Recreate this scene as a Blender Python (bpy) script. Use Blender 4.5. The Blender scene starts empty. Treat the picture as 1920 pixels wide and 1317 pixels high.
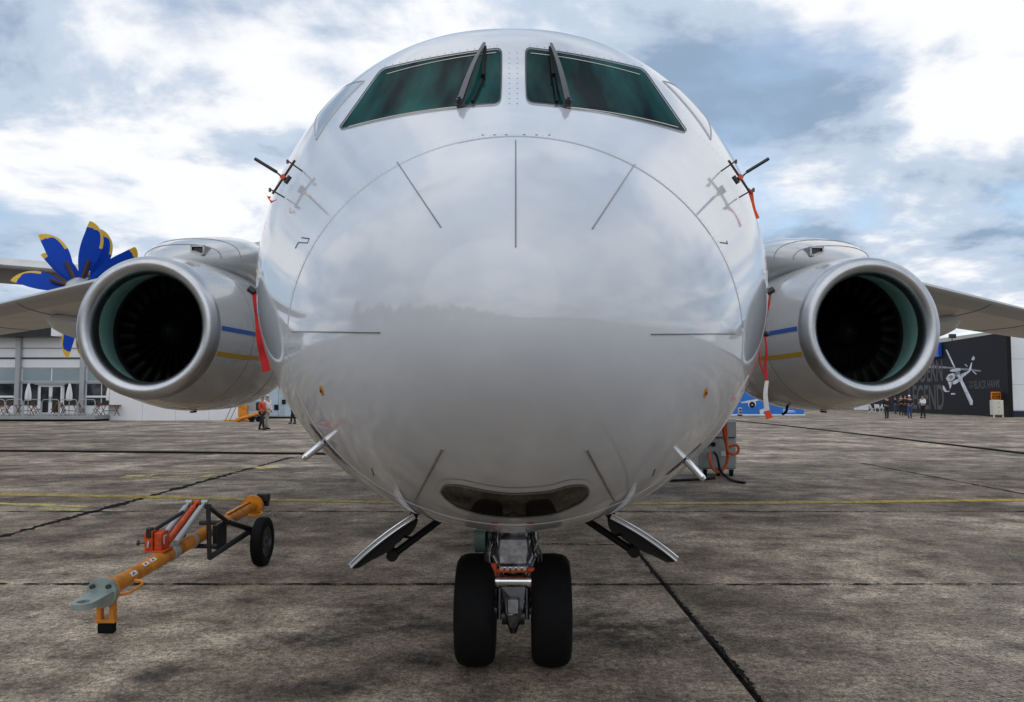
import bpy, math, random
import numpy as np
from mathutils import Vector, Matrix
from mathutils.bvhtree import BVHTree
random.seed(7)
R = math.radians
scene = bpy.context.scene
COL = scene.collection

# ------------------------------------------------------------------ camera
F = 1493.0                                   # focal length in pixels of a 1920 wide picture
PITCH = R(3.316)
CAM = Vector((0, 0, 1.65))
cd = bpy.data.cameras.new('camera')
cam = bpy.data.objects.new('camera', cd); COL.objects.link(cam)
cam.location = CAM
cam.rotation_euler = (R(90) + PITCH, 0, 0)
cd.sensor_width = 36.0; cd.lens = 36.0 * F / 1920.0
cd.clip_start = 0.05; cd.clip_end = 3000
scene.camera = cam

# ------------------------------------------------------------------ sky, sun, exposure
SUN_EL, SUN_AZ = R(24), R(200)
world = bpy.data.worlds.new('World'); scene.world = world; world.use_nodes = True
wt = world.node_tree; wt.nodes.clear()
def wn(t, **k):
    n = wt.nodes.new(t)
    for a, b in k.items(): setattr(n, a, b)
    return n
wout = wn('ShaderNodeOutputWorld'); wbg = wn('ShaderNodeBackground')
wbg.inputs['Strength'].default_value = 0.1
sky = wn('ShaderNodeTexSky', sky_type='NISHITA', sun_disc=False)
sky.sun_elevation = SUN_EL; sky.sun_rotation = SUN_AZ
sky.air_density = 1.0; sky.dust_density = 0.6; sky.ozone_density = 1.5
tc = wn('ShaderNodeTexCoord'); sep = wn('ShaderNodeSeparateXYZ')
wt.links.new(tc.outputs['Generated'], sep.inputs[0])
def wmath(op, a, b=None, clamp=False):
    n = wn('ShaderNodeMath', operation=op, use_clamp=clamp)
    for i, v in enumerate((a, b)):
        if v is None: continue
        if isinstance(v, (int, float)): n.inputs[i].default_value = v
        else: wt.links.new(v, n.inputs[i])
    return n.outputs[0]
zc = wmath('MAXIMUM', sep.outputs[2], 0.0)
den = wmath('ADD', zc, 0.22)
comb = wn('ShaderNodeCombineXYZ')
wt.links.new(wmath('DIVIDE', sep.outputs[0], den), comb.inputs[0])
wt.links.new(wmath('DIVIDE', sep.outputs[1], den), comb.inputs[1])
def wnoise(scale, detail, rough, off, dist=0.0):
    m = wn('ShaderNodeMapping'); m.inputs['Location'].default_value = off
    wt.links.new(comb.outputs[0], m.inputs[0])
    n = wn('ShaderNodeTexNoise'); n.inputs['Scale'].default_value = scale
    n.inputs['Detail'].default_value = detail; n.inputs['Roughness'].default_value = rough
    n.inputs['Distortion'].default_value = dist
    wt.links.new(m.outputs[0], n.inputs['Vector'])
    return n.outputs['Fac']
def wramp(src, stops):
    n = wn('ShaderNodeValToRGB'); wt.links.new(src, n.inputs[0])
    e = n.color_ramp.elements
    while len(e) < len(stops): e.new(0.5)
    for el, (p, c) in zip(e, stops): el.position = p; el.color = c if len(c) == 4 else (*c, 1)
    n.color_ramp.interpolation = 'EASE'
    return n.outputs[0]
n1 = wnoise(1.5, 9, 0.56, (3.1, 0.4, 0.0), 0.25)
n2 = wnoise(1.7, 10, 0.57, (7.7, 2.2, 1.0), 0.2)
cover = wramp(n1, [(0.30, (0, 0, 0)), (0.46, (1, 1, 1))])
shade = wramp(n2, [(0.39, (3.0, 4.1, 5.6)), (0.49, (5.6, 6.6, 8.0)), (0.59, (9.9, 10.0, 10.3))])
mix = wn('ShaderNodeMix', data_type='RGBA')
wt.links.new(cover, mix.inputs['Factor'])
skm = wn('ShaderNodeMix', data_type='RGBA', blend_type='MULTIPLY'); skm.inputs['Factor'].default_value = 1
wt.links.new(sky.outputs[0], skm.inputs['A']); skm.inputs['B'].default_value = (1.5, 1.5, 1.5, 1)
skp = wn('ShaderNodeMix', data_type='RGBA'); skp.inputs['Factor'].default_value = 0.35   # thin veil over the blue
wt.links.new(skm.outputs['Result'], skp.inputs['A']); skp.inputs['B'].default_value = (5.2, 6.2, 7.6, 1)
wt.links.new(skp.outputs['Result'], mix.inputs['A']); wt.links.new(shade, mix.inputs['B'])
wt.links.new(mix.outputs['Result'], wbg.inputs['Color'])
wt.links.new(wbg.outputs[0], wout.inputs[0])

sd = bpy.data.lights.new('sun', 'SUN'); sun = bpy.data.objects.new('sun', sd); COL.objects.link(sun)
sd.energy = 0.85; sd.angle = R(100); sd.color = (1.0, 0.96, 0.9)
sdir = Vector((math.sin(SUN_AZ) * math.cos(SUN_EL), math.cos(SUN_AZ) * math.cos(SUN_EL), math.sin(SUN_EL)))
sun.rotation_euler = sdir.to_track_quat('Z', 'Y').to_euler()
sun.location = sdir * 60
vs = scene.view_settings
scene.display_settings.display_device = 'sRGB'
vs.view_transform = 'Standard'; vs.look = 'None'; vs.gamma = 1.0; vs.exposure = 0.0; vs.use_curve_mapping = False
scene.render.engine = 'CYCLES'
scene.cycles.max_bounces = 6

# ------------------------------------------------------------------ calibration helpers
def ray(u, v):
    x = (u - 960) / F; yv = (658.5 - v) / F
    c, s = math.cos(PITCH), math.sin(PITCH)
    return Vector((x, c - yv * s, s + yv * c))
def at(u, v, d):                              # a point of the place, d metres ahead of the camera
    r = ray(u, v); return CAM + r * (d / r.y)
def ground(u, v):
    r = ray(u, v); return CAM + r * (-CAM.z / r.z)

# ------------------------------------------------------------------ materials
MATS = {}
def mat(name, color=(0.5, 0.5, 0.5), rough=0.5, metal=0.0, coat=0.0, vary=0.0, vscale=3.0, bump=0.0, bscale=40.0, emit=None, spec=0.5, rvary=0.0):
    m = bpy.data.materials.new(name); m.use_nodes = True
    nt = m.node_tree; b = nt.nodes['Principled BSDF']
    b.inputs['Base Color'].default_value = (*color, 1)
    b.inputs['Roughness'].default_value = rough; b.inputs['Metallic'].default_value = metal
    b.inputs['Coat Weight'].default_value = coat; b.inputs['Coat Roughness'].default_value = 0.04
    b.inputs['Specular IOR Level'].default_value = spec
    t = nt.nodes.new('ShaderNodeTexCoord')
    if vary:
        n = nt.nodes.new('ShaderNodeTexNoise'); n.inputs['Scale'].default_value = vscale; n.inputs['Detail'].default_value = 7
        n.inputs['Roughness'].default_value = 0.62
        nt.links.new(t.outputs['Object'], n.inputs['Vector'])
        r = nt.nodes.new('ShaderNodeMapRange'); r.inputs[1].default_value = 0.3; r.inputs[2].default_value = 0.7
        r.inputs[3].default_value = 1 - vary; r.inputs[4].default_value = 1 + vary * 0.4
        nt.links.new(n.outputs['Fac'], r.inputs[0])
        mx = nt.nodes.new('ShaderNodeMix'); mx.data_type = 'RGBA'; mx.blend_type = 'MULTIPLY'; mx.inputs['Factor'].default_value = 1
        mx.inputs['A'].default_value = (*color, 1)
        nt.links.new(r.outputs[0], mx.inputs['B']); nt.links.new(mx.outputs['Result'], b.inputs['Base Color'])
        if rvary:
            r2 = nt.nodes.new('ShaderNodeMapRange'); r2.inputs[1].default_value = 0.3; r2.inputs[2].default_value = 0.7
            r2.inputs[3].default_value = rough + rvary; r2.inputs[4].default_value = rough
            nt.links.new(n.outputs['Fac'], r2.inputs[0]); nt.links.new(r2.outputs[0], b.inputs['Roughness'])
    if bump:
        n = nt.nodes.new('ShaderNodeTexNoise'); n.inputs['Scale'].default_value = bscale; n.inputs['Detail'].default_value = 5
        nt.links.new(t.outputs['Object'], n.inputs['Vector'])
        bp = nt.nodes.new('ShaderNodeBump'); bp.inputs['Strength'].default_value = bump; bp.inputs['Distance'].default_value = 0.02
        nt.links.new(n.outputs['Fac'], bp.inputs['Height']); nt.links.new(bp.outputs[0], b.inputs['Normal'])
    if emit:
        b.inputs['Emission Color'].default_value = (*color, 1); b.inputs['Emission Strength'].default_value = emit
    MATS[name] = m
    return m
mat('skin_paint', (0.60, 0.63, 0.675), 0.35, coat=1.0, vary=0.10, vscale=1.7, rvary=0.1, bump=0.05, bscale=3.0)
MATS['skin_paint'].node_tree.nodes['Principled BSDF'].inputs['Coat IOR'].default_value = 1.55
MATS['skin_paint'].node_tree.nodes['Principled BSDF'].inputs['Coat Roughness'].default_value = 0.06
mat('white_paint', (0.78, 0.78, 0.77), 0.3, vary=0.07, vscale=2)
mat('wing_paint', (0.60, 0.585, 0.56), 0.35, vary=0.15, vscale=1.5)
mat('nacelle_paint', (0.52, 0.52, 0.515), 0.2, coat=0.8, vary=0.08, vscale=1.5, rvary=0.1)
mat('lip_metal', (0.52, 0.53, 0.55), 0.30, 1.0, vary=0.1, vscale=5, rvary=0.08)
mat('duct', (0.25, 0.46, 0.41), 0.3, vary=0.12, vscale=4)
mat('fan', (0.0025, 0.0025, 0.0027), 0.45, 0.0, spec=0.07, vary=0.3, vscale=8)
mat('black', (0.008, 0.008, 0.0085), 0.6, spec=0.2)
mat('black_paint', (0.02, 0.02, 0.022), 0.35, vary=0.3, vscale=9)
mat('seam', (0.13, 0.13, 0.13), 0.6)
mat('strip', (0.22, 0.22, 0.21), 0.35, 0.6)
mat('chrome', (0.75, 0.75, 0.77), 0.12, 1.0)
mat('steel', (0.42, 0.42, 0.43), 0.32, 1.0, vary=0.25, vscale=14, rvary=0.15)
mat('dark_steel', (0.10, 0.10, 0.105), 0.4, 0.8, vary=0.4, vscale=14)
mat('rubber', (0.006, 0.006, 0.0065), 0.75, spec=0.15, vary=0.3, vscale=12, bump=0.15, bscale=60)
mat('rubber_seal', (0.02, 0.02, 0.02), 0.5)
mat('blue_stripe', (0.02, 0.09, 0.38), 0.25)
mat('yellow_stripe', (0.50, 0.30, 0.01), 0.25)
mat('red_cloth', (0.58, 0.012, 0.012), 0.75, vary=0.15, vscale=30, bump=0.2, bscale=200)
mat('orange_cloth', (0.75, 0.07, 0.01), 0.75, vary=0.15, vscale=30)
mat('white_cloth', (0.75, 0.74, 0.74), 0.8)
mat('orange', (0.72, 0.25, 0.008), 0.38, coat=0.2, vary=0.5, vscale=7, rvary=0.25)
mat('red_orange', (0.62, 0.07, 0.005), 0.4, vary=0.5, vscale=11, rvary=0.2)
mat('hose_orange', (0.60, 0.10, 0.015), 0.5)
mat('zinc', (0.36, 0.42, 0.40), 0.4, 0.5, vary=0.2, vscale=12)
mat('teal_metal', (0.10, 0.17, 0.16), 0.45, 0.3, vary=0.3, vscale=12)
mat('silver_wrap', (0.50, 0.51, 0.56), 0.3, 0.9, vary=0.6, vscale=16, bump=0.35, bscale=9)
mat('cart_grey', (0.33, 0.36, 0.37), 0.45, vary=0.15, vscale=4)
mat('prop_blue', (0.0, 0.05, 0.42), 0.5, spec=0.15, vary=0.15, vscale=1.2)
mat('prop_yellow', (0.66, 0.40, 0.02), 0.4)
mat('grey_alu', (0.42, 0.43, 0.44), 0.4, 0.3)
mat('panel_white', (0.80, 0.80, 0.82), 0.5, vary=0.05, vscale=0.6)
mat('panel_light', (0.78, 0.80, 0.83), 0.45, vary=0.08, vscale=0.8)
mat('wood', (0.17, 0.065, 0.018), 0.55, vary=0.4, vscale=6)
mat('deck', (0.33, 0.36, 0.35), 0.6, vary=0.2, vscale=2)
mat('window_dark', (0.022, 0.026, 0.03), 0.06, coat=0.5, vary=0.5, vscale=0.7)
mat('window_pale', (0.30, 0.37, 0.40), 0.1, coat=0.5, vary=0.1, vscale=0.7)
mat('billboard', (0.013, 0.013, 0.018), 0.6, spec=0.15, vary=0.1, vscale=0.3)
mat('letter_grey', (0.10, 0.095, 0.10), 0.6, spec=0.15)
mat('print_white', (0.70, 0.72, 0.78), 0.5, vary=0.5, vscale=1.3)
mat('print_grey', (0.25, 0.27, 0.33), 0.5, vary=0.5, vscale=1.3)
mat('sign_blue', (0.01, 0.08, 0.48), 0.4)
mat('booth_blue', (0.008, 0.17, 0.62), 0.4, vary=0.35, vscale=0.35)
mat('sign_orange', (0.9, 0.27, 0.01), 0.5)
mat('cream', (0.62, 0.60, 0.52), 0.6, vary=0.08, vscale=0.5)
mat('container', (0.45, 0.55, 0.63), 0.45, vary=0.15, vscale=1.5)
mat('skin', (0.42, 0.22, 0.14), 0.6)
mat('navy', (0.015, 0.02, 0.045), 0.8)
mat('dark_cloth', (0.014, 0.014, 0.016), 0.85)
mat('jeans', (0.03, 0.07, 0.17), 0.85)
mat('khaki', (0.38, 0.33, 0.27), 0.85)
mat('red_jacket', (0.62, 0.05, 0.015), 0.7)
mat('maroon', (0.22, 0.01, 0.015), 0.7)
mat('hair', (0.02, 0.012, 0.008), 0.7)
mat('amber', (0.62, 0.22, 0.01), 0.3)
mat('leaf', (0.045, 0.075, 0.025), 0.7, vary=0.5, vscale=0.4)
mat('tar', (0.010, 0.009, 0.008), 0.9, spec=0.1, bump=0.4, bscale=30)
mat('joint', (0.012, 0.010, 0.009), 0.95, spec=0.1)
mat('label_white', (0.75, 0.75, 0.75), 0.4)

def ground_mat():
    m = bpy.data.materials.new('concrete'); m.use_nodes = True; nt = m.node_tree; L = nt.links
    b = nt.nodes['Principled BSDF']; g = nt.nodes.new('ShaderNodeNewGeometry'); oi = nt.nodes.new('ShaderNodeObjectInfo')
    def noise(scale, detail=6, rough=0.6, sx=(1, 1, 1)):
        mp = nt.nodes.new('ShaderNodeMapping'); mp.inputs['Scale'].default_value = sx; L.new(g.outputs['Position'], mp.inputs[0])
        n = nt.nodes.new('ShaderNodeTexNoise'); n.inputs['Scale'].default_value = scale; n.inputs['Detail'].default_value = detail
        n.inputs['Roughness'].default_value = rough; L.new(mp.outputs[0], n.inputs['Vector']); return n.outputs['Fac']
    def ramp(src, stops):
        n = nt.nodes.new('ShaderNodeValToRGB'); L.new(src, n.inputs[0]); e = n.color_ramp.elements
        while len(e) < len(stops): e.new(0.5)
        for el, (p, c) in zip(e, stops): el.position = p; el.color = (*c, 1)
        return n.outputs[0]
    def mixc(a, bb, fac, mode='MULTIPLY'):
        n = nt.nodes.new('ShaderNodeMix'); n.data_type = 'RGBA'; n.blend_type = mode
        if isinstance(fac, float): n.inputs['Factor'].default_value = fac
        else: L.new(fac, n.inputs['Factor'])
        L.new(a, n.inputs['A'])
        if isinstance(bb, tuple): n.inputs['B'].default_value = (*bb, 1)
        else: L.new(bb, n.inputs['B'])
        return n.outputs['Result']
    base = ramp(noise(0.45, 8, 0.65), [(0.35, (0.125, 0.094, 0.064)), (0.50, (0.31, 0.246, 0.18)), (0.64, (0.52, 0.43, 0.33))])
    mid = ramp(noise(2.2, 9, 0.72), [(0.34, (0.25, 0.23, 0.21)), (0.48, (0.85, 0.85, 0.85)), (0.66, (1.5, 1.5, 1.5))])
    streak = ramp(noise(0.9, 7, 0.65, (0.7, 1.1, 1)), [(0.35, (0.62, 0.6, 0.58)), (0.6, (1.1, 1.1, 1.1))])
    fine = ramp(noise(21, 6, 0.75), [(0.36, (0.32, 0.31, 0.30)), (0.5, (1, 1, 1)), (0.66, (1.6, 1.6, 1.6))])
    c = mixc(base, mid, 0.95); c = mixc(c, streak, 0.9); c = mixc(c, fine, 0.95)
    grain = ramp(noise(60, 4, 0.8), [(0.38, (0.30, 0.30, 0.30)), (0.5, (1, 1, 1)), (0.63, (1.8, 1.8, 1.8))]); c = mixc(c, grain, 0.8)
    # oil spots with their own outlines
    spot = ramp(noise(0.75, 5, 0.6), [(0.62, (0, 0, 0)), (0.70, (0.8, 0.8, 0.8))])
    c = mixc(c, (0.025, 0.022, 0.02), spot, 'MIX')
    # pale grit
    vo = nt.nodes.new('ShaderNodeTexVoronoi'); vo.inputs['Scale'].default_value = 14; L.new(g.outputs['Position'], vo.inputs['Vector'])
    grit = ramp(vo.outputs['Distance'], [(0.03, (1, 1, 1)), (0.075, (0, 0, 0))])
    gsel = ramp(noise(7, 2, 0.5), [(0.56, (0, 0, 0)), (0.60, (1, 1, 1))])
    gm = mixc(grit, gsel, 1.0)
    c = mixc(c, (0.42, 0.41, 0.39), gm, 'MIX')
    rr = nt.nodes.new('ShaderNodeMapRange'); rr.inputs[3].default_value = 0.84; rr.inputs[4].default_value = 1.14
    L.new(oi.outputs['Random'], rr.inputs[0]); c = mixc(c, rr.outputs[0], 1.0)
    L.new(c, b.inputs['Base Color'])
    ro = nt.nodes.new('ShaderNodeMapRange'); ro.inputs[3].default_value = 0.6; ro.inputs[4].default_value = 0.9; b.inputs['Specular IOR Level'].default_value = 0.35
    L.new(noise(1.3, 5), ro.inputs[0]); L.new(ro.outputs[0], b.inputs['Roughness'])
    bp = nt.nodes.new('ShaderNodeBump'); bp.inputs['Strength'].default_value = 0.9; bp.inputs['Distance'].default_value = 0.016
    L.new(noise(26, 7, 0.7), bp.inputs['Height']); L.new(bp.outputs[0], b.inputs['Normal'])
    MATS['concrete'] = m
ground_mat()

def worn_mat(name, color, lo, hi, scale, tread=False):
    m = bpy.data.materials.new(name); m.use_nodes = True; nt = m.node_tree; L = nt.links
    b = nt.nodes['Principled BSDF']; b.inputs['Base Color'].default_value = (*color, 1); b.inputs['Roughness'].default_value = 0.7
    g = nt.nodes.new('ShaderNodeNewGeometry')
    n = nt.nodes.new('ShaderNodeTexNoise'); n.inputs['Scale'].default_value = scale; n.inputs['Detail'].default_value = 9; n.inputs['Roughness'].default_value = 0.75
    L.new(g.outputs['Position'], n.inputs['Vector'])
    r = nt.nodes.new('ShaderNodeMapRange'); r.inputs[1].default_value = lo; r.inputs[2].default_value = hi; L.new(n.outputs['Fac'], r.inputs[0])
    fac = r.outputs[0]
    if tread:
        uv = nt.nodes.new('ShaderNodeUVMap'); uv.uv_map = 'uv'
        br = nt.nodes.new('ShaderNodeTexBrick'); br.inputs['Scale'].default_value = 1.0; br.inputs['Mortar Size'].default_value = 0.12
        br.inputs['Brick Width'].default_value = 0.8; br.inputs['Row Height'].default_value = 0.5
        br.inputs['Color1'].default_value = (1, 1, 1, 1); br.inputs['Color2'].default_value = (0.8, 0.8, 0.8, 1); br.inputs['Mortar'].default_value = (0, 0, 0, 1)
        L.new(uv.outputs[0], br.inputs['Vector'])
        mu = nt.nodes.new('ShaderNodeMath'); mu.operation = 'MULTIPLY'; L.new(fac, mu.inputs[0]); L.new(br.outputs['Color'], mu.inputs[1])
        m2 = nt.nodes.new('ShaderNodeMath'); m2.operation = 'MULTIPLY'; m2.inputs[1].default_value = 0.42; L.new(mu.outputs[0], m2.inputs[0]); fac = m2.outputs[0]
    tr = nt.nodes.new('ShaderNodeBsdfTransparent'); mx = nt.nodes.new('ShaderNodeMixShader')
    L.new(fac, mx.inputs[0]); L.new(tr.outputs[0], mx.inputs[1]); L.new(b.outputs[0], mx.inputs[2])
    L.new(mx.outputs[0], nt.nodes['Material Output'].inputs['Surface'])
    MATS[name] = m
worn_mat('yellow_line', (0.52, 0.38, 0.05), 0.34, 0.52, 5)
worn_mat('faint_yellow', (0.62, 0.52, 0.17), 0.38, 0.52, 4)
worn_mat('tyre_mark', (0.54, 0.48, 0.40), 0.33, 0.60, 1.9, tread=True)
worn_mat('oil', (0.012, 0.011, 0.010), 0.38, 0.68, 4.5)
def soften(name, k):
    nt = MATS[name].node_tree; L = nt.links; t = nt.nodes.new('ShaderNodeTexCoord'); ln = nt.nodes.new('ShaderNodeVectorMath'); ln.operation = 'LENGTH'; L.new(t.outputs['Object'], ln.inputs[0])
    r = nt.nodes.new('ShaderNodeMapRange'); r.interpolation_type = 'SMOOTHSTEP'; r.inputs[1].default_value = 0.15; r.inputs[2].default_value = 1.0; r.inputs[3].default_value = k; r.inputs[4].default_value = 0; L.new(ln.outputs['Value'], r.inputs[0])
    mx = [n for n in nt.nodes if n.type == 'MIX_SHADER'][0]; src = mx.inputs[0].links[0].from_socket; mu = nt.nodes.new('ShaderNodeMath'); mu.operation = 'MULTIPLY'
    L.new(src, mu.inputs[0]); L.new(r.outputs[0], mu.inputs[1]); L.new(mu.outputs[0], mx.inputs[0])
soften('oil', 0.85)

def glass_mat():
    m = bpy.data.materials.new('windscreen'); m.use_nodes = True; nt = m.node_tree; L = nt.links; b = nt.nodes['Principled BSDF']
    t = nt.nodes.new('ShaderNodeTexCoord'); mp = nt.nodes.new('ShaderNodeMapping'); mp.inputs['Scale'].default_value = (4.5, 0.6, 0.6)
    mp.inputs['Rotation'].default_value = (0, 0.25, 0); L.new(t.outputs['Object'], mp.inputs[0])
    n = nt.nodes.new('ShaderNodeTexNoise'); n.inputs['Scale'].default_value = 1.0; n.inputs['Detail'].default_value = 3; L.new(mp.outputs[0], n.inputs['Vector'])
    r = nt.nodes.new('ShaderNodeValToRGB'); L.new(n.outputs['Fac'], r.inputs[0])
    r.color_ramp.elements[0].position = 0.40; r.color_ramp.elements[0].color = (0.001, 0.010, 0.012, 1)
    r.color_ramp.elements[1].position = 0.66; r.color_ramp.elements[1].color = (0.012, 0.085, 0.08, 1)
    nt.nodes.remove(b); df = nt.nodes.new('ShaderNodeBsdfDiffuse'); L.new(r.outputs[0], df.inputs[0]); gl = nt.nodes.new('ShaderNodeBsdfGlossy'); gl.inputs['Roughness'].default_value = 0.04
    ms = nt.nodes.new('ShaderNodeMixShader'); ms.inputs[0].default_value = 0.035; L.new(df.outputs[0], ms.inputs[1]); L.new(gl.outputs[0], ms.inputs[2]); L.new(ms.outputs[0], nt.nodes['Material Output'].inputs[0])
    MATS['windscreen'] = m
glass_mat()
mat('lamp_glass', (0.018, 0.013, 0.009), 0.05, spec=0.6, vary=0.5, vscale=6)
mat('side_glass', (0.33, 0.36, 0.41), 0.08, coat=0.4)
mat('seam_light', (0.45, 0.46, 0.48), 0.3)

# ------------------------------------------------------------------ mesh helpers
class MB:
    def __init__(s): s.v = []; s.f = []; s.m = []; s.cur = 0
    def add(s, vs, fs):
        o = len(s.v); s.v += [tuple(p) for p in vs]; s.f += [tuple(i + o for i in q) for q in fs]; s.m += [s.cur] * len(fs); return s
    def box(s, lo, hi, M=None, b=0.0):
        x0, y0, z0 = lo; x1, y1, z1 = hi
        if b <= 0:
            vs = [(x, y, z) for z in (z0, z1) for y in (y0, y1) for x in (x0, x1)]
            fs = [(0, 2, 3, 1), (4, 5, 7, 6), (0, 1, 5, 4), (2, 6, 7, 3), (0, 4, 6, 2), (1, 3, 7, 5)]
        else:
            vs = []; fs = []
            def rect(z, i): return [(x0 + i, y0, z), (x1 - i, y0, z), (x1, y0 + i, z), (x1, y1 - i, z), (x1 - i, y1, z), (x0 + i, y1, z), (x0, y1 - i, z), (x0, y0 + i, z)]
            def ins(z): return [(x0 + b, y0 + b, z), (x1 - b, y0 + b, z), (x1 - b, y0 + b, z), (x1 - b, y1 - b, z), (x1 - b, y1 - b, z), (x0 + b, y1 - b, z), (x0 + b, y1 - b, z), (x0 + b, y0 + b, z)]
            rings = [ins(z0), rect(z0 + b, b), rect(z1 - b, b), ins(z1)]
            vs = sum(rings, [])
            for k in range(3):
                for i in range(8): j = (i + 1) % 8; fs.append((k * 8 + i, k * 8 + j, k * 8 + 8 + j, k * 8 + 8 + i))
            fs += [(7, 5, 3, 1)[::1], (24, 26, 28, 30)]
            fs[-2] = (0, 6, 4, 2)
        if M is not None: vs = [M @ Vector(p) for p in vs]
        return s.add(vs, fs)
    def cyl(s, a, b, r0, r1=None, n=12, cap=True):
        a, b = Vector(a), Vector(b); r1 = r0 if r1 is None else r1
        d = (b - a).normalized(); q = d.to_track_quat('Z', 'Y').to_matrix()
        vs = []
        for p, r in ((a, r0), (b, r1)):
            for i in range(n): t = 2 * math.pi * i / n; vs.append(p + q @ Vector((r * math.cos(t), r * math.sin(t), 0)))
        fs = [(i, (i + 1) % n, n + (i + 1) % n, n + i) for i in range(n)]
        if cap: fs += [tuple(range(n))[::-1], tuple(range(n, 2 * n))]
        return s.add(vs, fs)
    def tube(s, pts, r, n=8):
        pts = [Vector(p) for p in pts]; vs = []; fs = []; up = Vector((0.13, 0.21, 0.97))
        for k, p in enumerate(pts):
            d = (pts[min(k + 1, len(pts) - 1)] - pts[max(k - 1, 0)]).normalized()
            x = d.cross(up)
            if x.length < 1e-4: x = d.cross(Vector((1, 0, 0)))
            x.normalize(); y = x.cross(d)
            rr = r[k] if isinstance(r, (list, tuple)) else r
            for i in range(n): t = 2 * math.pi * i / n; vs.append(p + x * (rr * math.cos(t)) + y * (rr * math.sin(t)))
        for k in range(len(pts) - 1):
            for i in range(n): j = (i + 1) % n; fs.append((k * n + i, k * n + j, (k + 1) * n + j, (k + 1) * n + i))
        fs += [tuple(range(n))[::-1], tuple(range((len(pts) - 1) * n, len(pts) * n))]
        return s.add(vs, fs)
    def lathe(s, prof, n=48, M=None, closed=False):          # prof: (axial, radius), about local Y
        vs = []; fs = []; K = len(prof)
        for a, r in prof:
            for i in range(n): t = 2 * math.pi * i / n; vs.append(Vector((r * math.cos(t), a, r * math.sin(t))))
        for k in range(K if closed else K - 1):
            k2 = (k + 1) % K
            for i in range(n): j = (i + 1) % n; fs.append((k * n + i, k * n + j, k2 * n + j, k2 * n + i))
        if M is not None: vs = [M @ p for p in vs]
        return s.add(vs, fs)
    def loft(s, rings, cap=True):
        n = len(rings[0]); vs = sum([list(r) for r in rings], []); fs = []
        for k in range(len(rings) - 1):
            for i in range(n): j = (i + 1) % n; fs.append((k * n + i, k * n + j, (k + 1) * n + j, (k + 1) * n + i))
        if cap: fs += [tuple(range(n))[::-1], tuple(range((len(rings) - 1) * n, len(rings) * n))]
        return s.add(vs, fs)
    def prism(s, poly, d):                                   # poly: 3-D points in a plane, d: extrusion vector
        n = len(poly); d = Vector(d); vs = [Vector(p) for p in poly] + [Vector(p) + d for p in poly]
        fs = [tuple(range(n))[::-1], tuple(range(n, 2 * n))] + [(i, (i + 1) % n, n + (i + 1) % n, n + i) for i in range(n)]
        return s.add(vs, fs)
    def ribbon(s, pts, wid, wdir, th=0.004):
        vs = []; fs = []; n = len(pts)
        for k, p in enumerate(pts):
            p = Vector(p); d = (Vector(pts[min(k + 1, n - 1)]) - Vector(pts[max(k - 1, 0)])).normalized()
            wd = wdir[k] if isinstance(wdir, list) else wdir
            w = Vector(wd); w = (w - d * w.dot(d)).normalized(); nn = d.cross(w)
            ww = wid[k] if isinstance(wid, list) else wid
            vs += [p - w * ww / 2 - nn * th / 2, p + w * ww / 2 - nn * th / 2, p + w * ww / 2 + nn * th / 2, p - w * ww / 2 + nn * th / 2]
        for k in range(n - 1):
            for i in range(4): j = (i + 1) % 4; fs.append((4 * k + i, 4 * k + j, 4 * k + 4 + j, 4 * k + 4 + i))
        fs += [(3, 2, 1, 0), (4 * n - 4, 4 * n - 3, 4 * n - 2, 4 * n - 1)]
        return s.add(vs, fs)
    def mesh(s, name, mats, smooth=False):
        me = bpy.data.meshes.new(name); me.from_pydata(s.v, [], s.f); me.update()
        import bmesh
        bm = bmesh.new(); bm.from_mesh(me); bmesh.ops.recalc_face_normals(bm, faces=bm.faces); bm.to_mesh(me); bm.free()
        for m in ([mats] if isinstance(mats, str) else mats): me.materials.append(MATS[m])
        if len(set(s.m)) > 1: me.polygons.foreach_set('material_index', s.m)
        if smooth:
            me.polygons.foreach_set('use_smooth', [True] * len(me.polygons))
            if smooth != 'all': me.set_sharp_from_angle(angle=R(38))
        return me
    def build(s, name, mats, parent=None, smooth=False, **k):
        return put(name, s.mesh(name, mats, smooth), parent, **k)
def put(name, data, parent=None, loc=None, rot=None, label=None, cat=None, group=None, kind=None):
    o = bpy.data.objects.new(name, data); COL.objects.link(o)
    if parent is not None: o.parent = parent
    if loc is not None: o.location = loc
    if rot is not None: o.rotation_euler = rot
    if label: o['label'] = label
    if cat: o['category'] = cat
    if group: o['group'] = group
    if kind: o['kind'] = kind
    return o
def thing(name, loc, label, cat, group=None, rz=0.0): return put(name, None, None, loc, (0, 0, rz), label, cat, group)
def arc(c, r, a0, a1, n): return [(c[0] + r * math.cos(a0 + (a1 - a0) * i / n), c[1] + r * math.sin(a0 + (a1 - a0) * i / n)) for i in range(n + 1)]

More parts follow.
